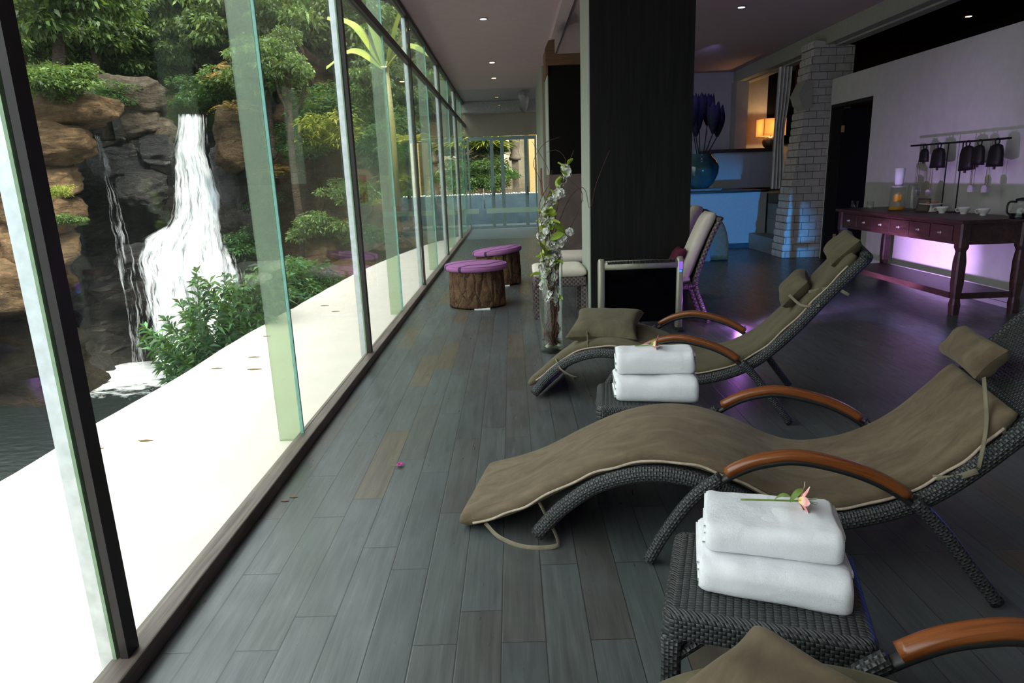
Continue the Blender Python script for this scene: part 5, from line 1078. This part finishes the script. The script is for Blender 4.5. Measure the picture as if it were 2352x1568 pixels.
# ------------------------------------------------------------------ plants
GREENS = [(0.0, (0.012, 0.026, 0.010)), (0.35, (0.035, 0.070, 0.022)), (0.7, (0.10, 0.165, 0.045)), (1.0, (0.27, 0.36, 0.13))]
LEAF = leaf_mat('broad_leaf', GREENS); LEAF_D = leaf_mat('shrub_leaf', [(0.0, (0.006, 0.025, 0.012)), (0.5, (0.025, 0.085, 0.03)), (1.0, (0.13, 0.28, 0.10))])
LEAF_Y = leaf_mat('yellow_leaf', [(0.0, (0.05, 0.06, 0.01)), (0.5, (0.20, 0.24, 0.03)), (1.0, (0.55, 0.50, 0.08))]); LEAF_O = leaf_mat('dry_vine', [(0.0, (0.05, 0.025, 0.01)), (0.5, (0.20, 0.10, 0.03)), (1.0, (0.38, 0.22, 0.07))])
TRUNK = rock_mat('tree_bark', (0.03, 0.02, 0.014), (0.09, 0.065, 0.045), (0.17, 0.13, 0.10), scale=5)
def leaves(name, pos, dirs, L, W, col, mat, rng, droop=.35):
    """one mesh of folded diamond leaves"""
    n = len(pos); dirs = dirs / np.linalg.norm(dirs, axis=1, keepdims=True); r = rng.normal(size=(n, 3)); sd = np.cross(dirs, r); sd /= np.linalg.norm(sd, axis=1, keepdims=True) + 1e-9
    L = np.asarray(L).reshape(-1, 1) * np.ones((n, 1)); tip = pos + dirs * L; tip[:, 2] -= (L[:, 0] * droop); mid = pos + dirs * L * .45
    V = np.stack([pos, mid + sd * W * L, tip, mid - sd * W * L], 1).reshape(-1, 3)
    me = bpy.data.meshes.new(name); me.vertices.add(n * 4); me.vertices.foreach_set('co', V.ravel())
    me.loops.add(n * 4); me.loops.foreach_set('vertex_index', np.arange(n * 4)); me.polygons.add(n); me.polygons.foreach_set('loop_start', np.arange(n) * 4)
    me.update(calc_edges=True); ca = me.color_attributes.new('Col', 'FLOAT_COLOR', 'POINT'); c4 = np.repeat(np.clip(col, 0, 1), 4); ca.data.foreach_set('color', np.stack([c4, c4, c4, np.ones_like(c4)], 1).ravel())
    me.materials.append(mat); return me
def crown(name, seed, n=5200, blobs=26, mat=None, L=.085, W=.28, flat=.55, spread=.72, br=.27):
    rng = np.random.default_rng(seed); c = rng.normal(size=(blobs, 3)); c /= np.linalg.norm(c, axis=1, keepdims=True); c *= rng.uniform(.25, spread, (blobs, 1)); c[:, 2] *= .8
    k = rng.integers(0, blobs, n); d = rng.normal(size=(n, 3)); d /= np.linalg.norm(d, axis=1, keepdims=True); d[:, 2] = np.abs(d[:, 2]) * flat * rng.choice([1, 1, 1, -.4], n)
    p = c[k] + d * br * rng.uniform(.6, 1.1, (n, 1)); tone = rng.uniform(0, 1, blobs)[k] * .45 + rng.uniform(0, 1, n) ** 2 * .55
    dirs = d + rng.normal(size=(n, 3)) * .6; dirs[:, 2] -= .25
    return leaves(name, p, dirs, rng.uniform(.7, 1.3, n) * L, W, tone, mat or LEAF, rng)
CR = [crown('foliage', s) for s in (1, 2, 3)] + [crown('foliage', 4, 4200, 34, LEAF, .07, .3, .45, .8, .22)]
BU = [crown('foliage', 11, 4200, 22, LEAF, .12, .22, .8, .95, .34), crown('foliage', 12, 4200, 24, LEAF_D, .12, .17, .8, .95, .36), crown('foliage', 13, 2400, 20, LEAF_Y, .15, .12, .9, .95, .34)]
def fern(name, seed, mat, n=46, L=1.0, seg=16):
    rng = np.random.default_rng(seed); P, D, LL, CC = [], [], [], []
    for k in range(n):
        a = rng.uniform(0, 2 * PI); el = rng.uniform(.5, 1.4); l = L * rng.uniform(.6, 1.1); h = np.array([math.cos(a), math.sin(a), 0])
        for j in range(seg):
            f = j / seg; r = l * f * math.cos(el * (1 - .0 * f)); z = l * (math.sin(el) * f - .75 * f * f); b = h * r; b[2] = z
            sd = np.array([-math.sin(a), math.cos(a), 0])
            for sg in (-1, 1): P.append(b.copy()); D.append(sd * sg + h * .7 + np.array([0, 0, -.1])); LL.append(.16 * l * (1 - f * .8)); CC.append(rng.uniform(.2, 1))
    return leaves(name, np.array(P), np.array(D), np.array(LL), .13, np.array(CC), mat, rng, .1)
FE = [fern('fronds', 21, LEAF_Y), fern('fronds', 22, LEAF), fern('fronds', 23, LEAF_O, 60, 1.0, 12)]
def grassy(name, seed, mat, n=1500):
    rng = np.random.default_rng(seed); a = rng.uniform(0, 2 * PI, n); r = rng.uniform(0, .35, n); p = np.stack([np.cos(a) * r, np.sin(a) * r, rng.uniform(-.3, .3, n)], 1)
    d = np.stack([np.cos(a) * .6, np.sin(a) * .6, rng.uniform(.1, 1.2, n)], 1); return leaves(name, p, d, rng.uniform(.3, .7, n), .05, rng.uniform(0, 1, n), mat, rng, .5)
GR = [grassy('blades', 31, LEAF_Y), grassy('blades', 32, LEAF)]
def inst(me, name, parent, loc=(0, 0, 0), s=(1, 1, 1), rz=0):
    o = bpy.data.objects.new(name, me); C.objects.link(o); o.parent = parent; o.location = loc; o.scale = s; o.rotation_euler = (0, 0, rz); return o
def tree(label, px, py, y, R, v, trunk_px=None, tr=.12, group='trees above the waterfall', flat=1.0, extra=0):
    c = at(px, py, y=y); b = at(*trunk_px, y=y) if trunk_px else Vector((c.x, c.y, c.z - R * 1.4)); t_ = thing('broadleaf_tree', label, 'tree', tuple(b), 0, group); c = c - b
    mid = c * .5 + Vector((random.uniform(-.15, .15), random.uniform(-.15, .15), 0)); MB().tube(spline([(0, 0, -.6), mid, c + Vector((0, 0, R * .2))], 18), tr, 9, scales=[1.25 - .8 * i / 18 for i in range(19)]).build('trunk', TRUNK, t_, smooth=True)
    for k in range(3):
        a = random.uniform(0, 6.28); e = c + Vector((math.cos(a) * R * .6, math.sin(a) * R * .6, R * random.uniform(-.1, .5))); MB().tube([mid.lerp(c, .5), mid.lerp(e, .7), e], tr * .4, 6, scales=[1, .7, .3]).build('branch', TRUNK, t_, smooth=True)
    inst(CR[v % 4], 'foliage', t_, c, (R, R, R * flat), random.uniform(0, 6))
    for k in range(extra):
        a = random.uniform(0, 6.28); inst(CR[(v + k + 1) % 4], 'foliage', t_, c + Vector((math.cos(a) * R * .7, math.sin(a) * .4 * R, R * random.uniform(-.3, .7))), (R * .7,) * 3, random.uniform(0, 6))
    return t_
random.seed(21)
for k in range(15):
    px = -60 + 78 * k + random.uniform(-15, 15); py = random.uniform(-60, 40) if px < 850 else random.uniform(70, 150)
    tree('dense green forest tree high behind the waterfall', px, py, 27 + random.uniform(-1, 2), random.uniform(2.8, 3.5), k, group='forest trees on the far slope', tr=.2, extra=1)
for px, py, y, R, tp, tr, lab in ((108, -20, 15.5, 1.7, (118, 185), .13, 'straight trunked tree above the bush at upper left'), (30, 60, 18, 1.6, None, .12, 'leafy tree at the upper left frame edge'), (205, 50, 19, 1.7, None, .12, 'leafy tree between the straight trunk and the dark centre'), (320, 20, 22, 2.2, None, .15, 'broad tree spreading above the rocks left of centre'),
        (405, -10, 22, 2.3, (425, 235), .24, 'thick leaning dark trunk right above the waterfall lip'), (500, 40, 20, 1.5, None, .1, 'bright leafed tree just left of the green glass fin'), (690, 55, 19.5, 1.6, (668, 215), .12, 'bright tree seen between the glass fin and white post'), (735, 110, 20.5, 1.5, None, .1, 'tree behind the banana leaves'),
        (662, 165, 16.6, .80, (706, 600), .10, 'slender tree with tall bare trunk growing from the bank'), (600, 150, 17, 1.1, None, .08, 'small tree beside the glass fin'), (285, 150, 21, 1.3, None, .08, 'low tree behind the tan topped boulder'), (860, 190, 18, 1.0, None, .08, 'dim tree behind the long glass panels'), (560, 40, 21, 1.6, None, .1, 'tall tree hidden partly by the glass fin'), (260, 90, 20.5, 1.5, None, .1, 'leafy tree just left of the centre above the tan boulder'), (440, 90, 21.5, 1.4, None, .1, 'tree right of the thick leaning trunk'), (170, 120, 19.5, 1.2, None, .1, 'small tree behind the pale green bush'), (360, 130, 21.5, 1.1, None, .08, 'small dark tree left of the thick leaning trunk'), (800, 60, 20, 1.6, None, .1, 'tree above the banana plant'), (880, 300, 20, 1.3, None, .08, 'dim tree low on the far bank'), (960, 200, 23, 1.6, None, .1, 'tree at the far end of the glass wall')):
    tree(lab, px, py, y, R, int(px) % 4, tp, tr, flat=.75 if R < .7 else 1.0, extra=0 if R < .7 else 1)
def bush(label, px, py, y, s, v, name='bush', lib=None, cat='bush', group='bushes on the rocks', sq=.8, part='foliage'):
    p = at(px, py, y=y); t_ = thing(name, label, cat, tuple(p), 0, group); inst((lib or BU)[v], part, t_, (0, 0, 0), (s * random.uniform(.85, 1.3), s, s * sq * random.uniform(.7, 1.1)), random.uniform(0, 6)); return t_
for a in (('pale green bush on top of the left boulders', 105, 195, 14.4, 0.85, 0), ('second pale green bush beside the first on the left boulders', 150, 180, 14.9, 0.8, 0), ('dark olive bush on the rocks above the thin waterfall', 270, 225, 18.4, 0.75, 1), ('mossy yellow green bush hanging on the tan boulder', 145, 440, 13.4, 0.28, 2), ('small green bush below the moss', 150, 505, 13.4, 0.3, 0),
          ('dark bush above the waterfall lip', 470, 215, 19.8, 0.9, 1), ('bush right of the waterfall lip under the trees', 520, 190, 19, 0.8, 0), ('dark shrub low at the foot of the bank beside the ledge', 650, 650, 13.5, 0.99, 1), ('dark shrub farther along the ledge', 720, 640, 14.1, 0.74, 1), ('green bush on the bank below the slender trunk', 730, 520, 15.8, 0.77, 0), ('green bush beside the white post on the bank', 800, 440, 16.2, 0.7, 0),
          ('yellow tinged bush on the bank behind the glass', 770, 300, 17.2, 1.01, 2), ('dark green bush high on the bank', 760, 240, 18.2, 1.25, 1), ('bush on the bank left of the reflections', 870, 330, 17.7, 1, 1), ('low bush at the end of the bank', 850, 540, 17.2, 0.76, 0), ('dark bush low right of the fall', 570, 560, 18.7, 0.87, 1), ('bush in shade behind the glass fin', 585, 450, 19, 0.75, 1), ('olive bush on the mid bank', 690, 330, 17.8, 0.88, 1)): bush(*a)
for a in (('yellow green fern on the bank behind the glass panels', 905, 420, 17.7, 1.26, 0), ('second yellow fern lower on the bank', 945, 330, 17, 1.1, 0), ('green fern near the end of the bank', 960, 450, 18, 1.2, 1), ('fern on the bank beside the post', 850, 470, 16.7, 0.76, 0)): bush(*a, name='fern', lib=FE, cat='fern', group='ferns on the bank', part='fronds')
for a in (('orange dry vines hanging right of the waterfall', 535, 180, 18, 1.2, 2), ('orange dry vines lower on the bank edge', 545, 260, 17.6, 1, 2), ('dry brown vines on the mid bank', 640, 400, 17.6, 1.01, 2), ('dry brown vines near the ledge end', 800, 520, 16.4, 0.64, 2)): bush(*a, name='dry_vines', lib=FE, cat='vine', group='dry vines', sq=1.0, part='fronds')
# the willow-leaved shrub beside the ledge
c = at(500, 790, y=7.4); t_ = thing('willow_leaved_shrub', 'dark green narrow leaved shrub growing up beside the pale ledge', 'shrub', (c.x, c.y, -1.6)); rng = np.random.default_rng(77); P_, D_, C_, LL_ = [], [], [], []
tipsp = [(448, 630), (510, 635), (420, 690), (545, 640), (580, 620), (375, 735), (355, 760), (362, 815), (390, 855), (430, 850), (470, 690), (600, 610), (640, 600), (560, 690), (500, 700), (440, 740), (620, 660), (400, 790), (480, 790), (530, 760), (590, 720), (640, 690), (670, 640), (460, 830), (520, 810)]
for k in range(64):
    px, py = tipsp[k % 25]; px += rng.normal() * (8 if k < 25 else 20); py += rng.normal() * 6 + (0 if k < 25 else 20); tip = at(px, py, y=7.4 + rng.uniform(-.5, .5)) - Vector((c.x, c.y, -1.6))
    root_ = Vector((.15 * rng.normal(), .15 * rng.normal(), .2)); m_ = root_.lerp(tip, .5) + Vector((0, 0, .15)) + Vector(rng.normal(size=3) * .06); pth = spline([root_, m_, tip], 30)
    if k < 26: MB().tube(pth, .012, 5, scales=[1 - .8 * i / 30 for i in range(31)]).build('branch', TRUNK, t_, smooth=True)
    for i in range(8, 31):
        tg = (pth[min(30, i + 1)] - pth[i - 1]).normalized()
        for q in range(7):
            d = Vector(rng.normal(size=3)).normalized() * .9 + tg * .9 + Vector((0, 0, -.1)); P_.append(tuple(pth[i])); D_.append(tuple(d)); LL_.append(rng.uniform(.09, .17)); C_.append(rng.uniform(0, 1) ** 1.3)
o = bpy.data.objects.new('foliage', leaves('foliage', np.array(P_), np.array(D_), np.array(LL_), .12, np.array(C_), LEAF_D, rng, .3)); C.objects.link(o); o.parent = t_
# banana plant
BAN = leaf_mat('banana_leaf', [(0, (0.16, 0.24, 0.03)), (1, (0.50, 0.55, 0.12))])
def banana(label, px, py0, py1, y, lv):
    b = at(px, py1, y=y); tp = at(px, py0, y=y); t_ = thing('banana_plant', label, 'plant', tuple(b), 0, 'banana plants'); H_ = tp.z - b.z
    MB().tube([(0, 0, -.5), (0.02, 0, H_ * .5), (0, 0, H_)], .10, 12, scales=[1.2, 1, .6]).build('stem', plain('banana_stem', (.20, .20, .07), .5), t_, smooth=True)
    for (ex, ey, dy, W) in lv:
        e = at(ex, ey, y=y + dy) - b; s0 = Vector((0, 0, H_ - .1)); m_ = s0.lerp(e, .5) + Vector((0, 0, .35)); pth = spline([s0, m_, e], 20); mb = MB()
        for sg in (0, 1): mb.grid(lambda u, v: pth[min(20, int(u * 20 + .01))] + Vector((.15, .9, .35)).normalized() * ((v - .5) * W * math.sin(PI * (.12 + .85 * u)) ** .7 * (1 + .06 * noise.noise(Vector((u * 30, v * 2, 0))))) + Vector((0, 0, -.25 * abs(v - .5) * W - .002 * sg)), 20, 8, flip=bool(sg))
        me = mb.mesh('leaf'); me.materials.append(BAN); ca = me.color_attributes.new('Col', 'FLOAT_COLOR', 'POINT')
        cc = [.5 + .5 * noise.noise(Vector(v_.co) * 3) for v_ in me.vertices]; ca.data.foreach_set('color', [x for c_ in cc for x in (c_, c_, c_, 1)]); me.polygons.foreach_set('use_smooth', [True] * len(me.polygons))
        o = bpy.data.objects.new('leaf', me); C.objects.link(o); o.parent = t_
banana('banana plant with big yellow green leaves behind the white post', 905, 140, 420, 15.0, [(752, 38, 0, .42), (750, 152, -.6, .42), (820, 10, .5, .45), (960, -30, .4, .4), (990, 60, .5, .4), (1000, 130, -.2, .4), (860, 200, .6, .35)])
# terrace beyond the end doors: retaining wall with pebbles, steps, statue, plants
struct('floor_terrace', MB().box((-1.6, 20.0, -.25), (8, 34, -.005)), M['terrace'])
struct('trim_retaining_wall', MB().box((-1.5, 22.2, 0), (3.2, 22.6, .93)), M['navy'])
random.seed(9)
for k in range(30):
    s_ = random.uniform(.03, .055); o = MB().lathe([(0.001, -.6), (.6, -.45), (1, 0), (.6, .45), (0.001, .6)], 8).build('stone', M['pebble'], None, smooth=True); o.location = (-1.4 + k * .083, 22.32 + random.uniform(-.05, .12), .93 + s_ * .58); o.scale = (s_, s_, s_); tag(o, 'white stone in the row along the retaining wall top', 'stone', 'white stones on the retaining wall')
sx0, sx1 = at(1158, 400, y=25).x, at(1207, 400, y=25).x
for k in range(17):
    z = .55 + k * .17; y = 24.6 + k * .32
    o = struct('floor_outer_step_%d' % (k + 1), MB().box((sx0 - .05, y, z - .17), (sx1 + .12, y + .34, z)), M['pale_stone'])
struct('wall_steps_side', MB().box((sx1 + .12, 24.0, 0), (sx1 + .40, 30, 3.6)), M['orangedoor'])
p = at(1183, 368, y=24.2); t_ = thing('stone_statue', 'dark standing robed stone statue before the pale outdoor steps', 'statue', (p.x, p.y, p.z))
MB().lathe([(.001, 0), (.20, 0), (.21, .10), (.17, .14), (.18, .20), (.14, .24), (.17, .45), (.20, .75), (.17, .95), (.10, 1.02), (.07, 1.05), (.001, 1.06)], 24).build('robed_body', M['statue'], t_, smooth=True)
MB().lathe([(.001, 1.02), (.06, 1.05), (.095, 1.13), (.085, 1.22), (.05, 1.28), (.001, 1.31)], 20).build('head', M['statue'], t_, smooth=True)
for s_ in (-1, 1): MB().tube([(s_ * .14, 0, .92), (s_ * .19, -.03, .72), (s_ * .05, -.16, .70)], .045, 8).build('arm', M['statue'], t_, smooth=True)
MB().box((-.12, -.12, -1.6), (.12, .12, 0)).build('plinth', M['statue'], t_)
for a in (('spiky bright grass plant outside the end door', 1112, 325, 23.8, 1.3, 0), ('spiky grass plant left of the outdoor steps', 1128, 345, 24.2, .9, 1), ('spiky grass plant high outside the end door', 1098, 330, 24.6, 1.2, 1)): bush(*a, name='grass_plant', lib=GR, cat='plant', group='plants beyond the end door', part='blades')
for a in (('ivy covered mound outside the end door', 1105, 385, 23.7, .85, 0), ('leafy bush low behind the retaining wall', 1120, 415, 23.4, .7, 0), ('dim leafy bush left of the outdoor steps', 1145, 400, 24.0, .8, 1), ('bush close to the glass end outside', 1090, 420, 23.4, .7, 0)): bush(*a, group='plants beyond the end door')
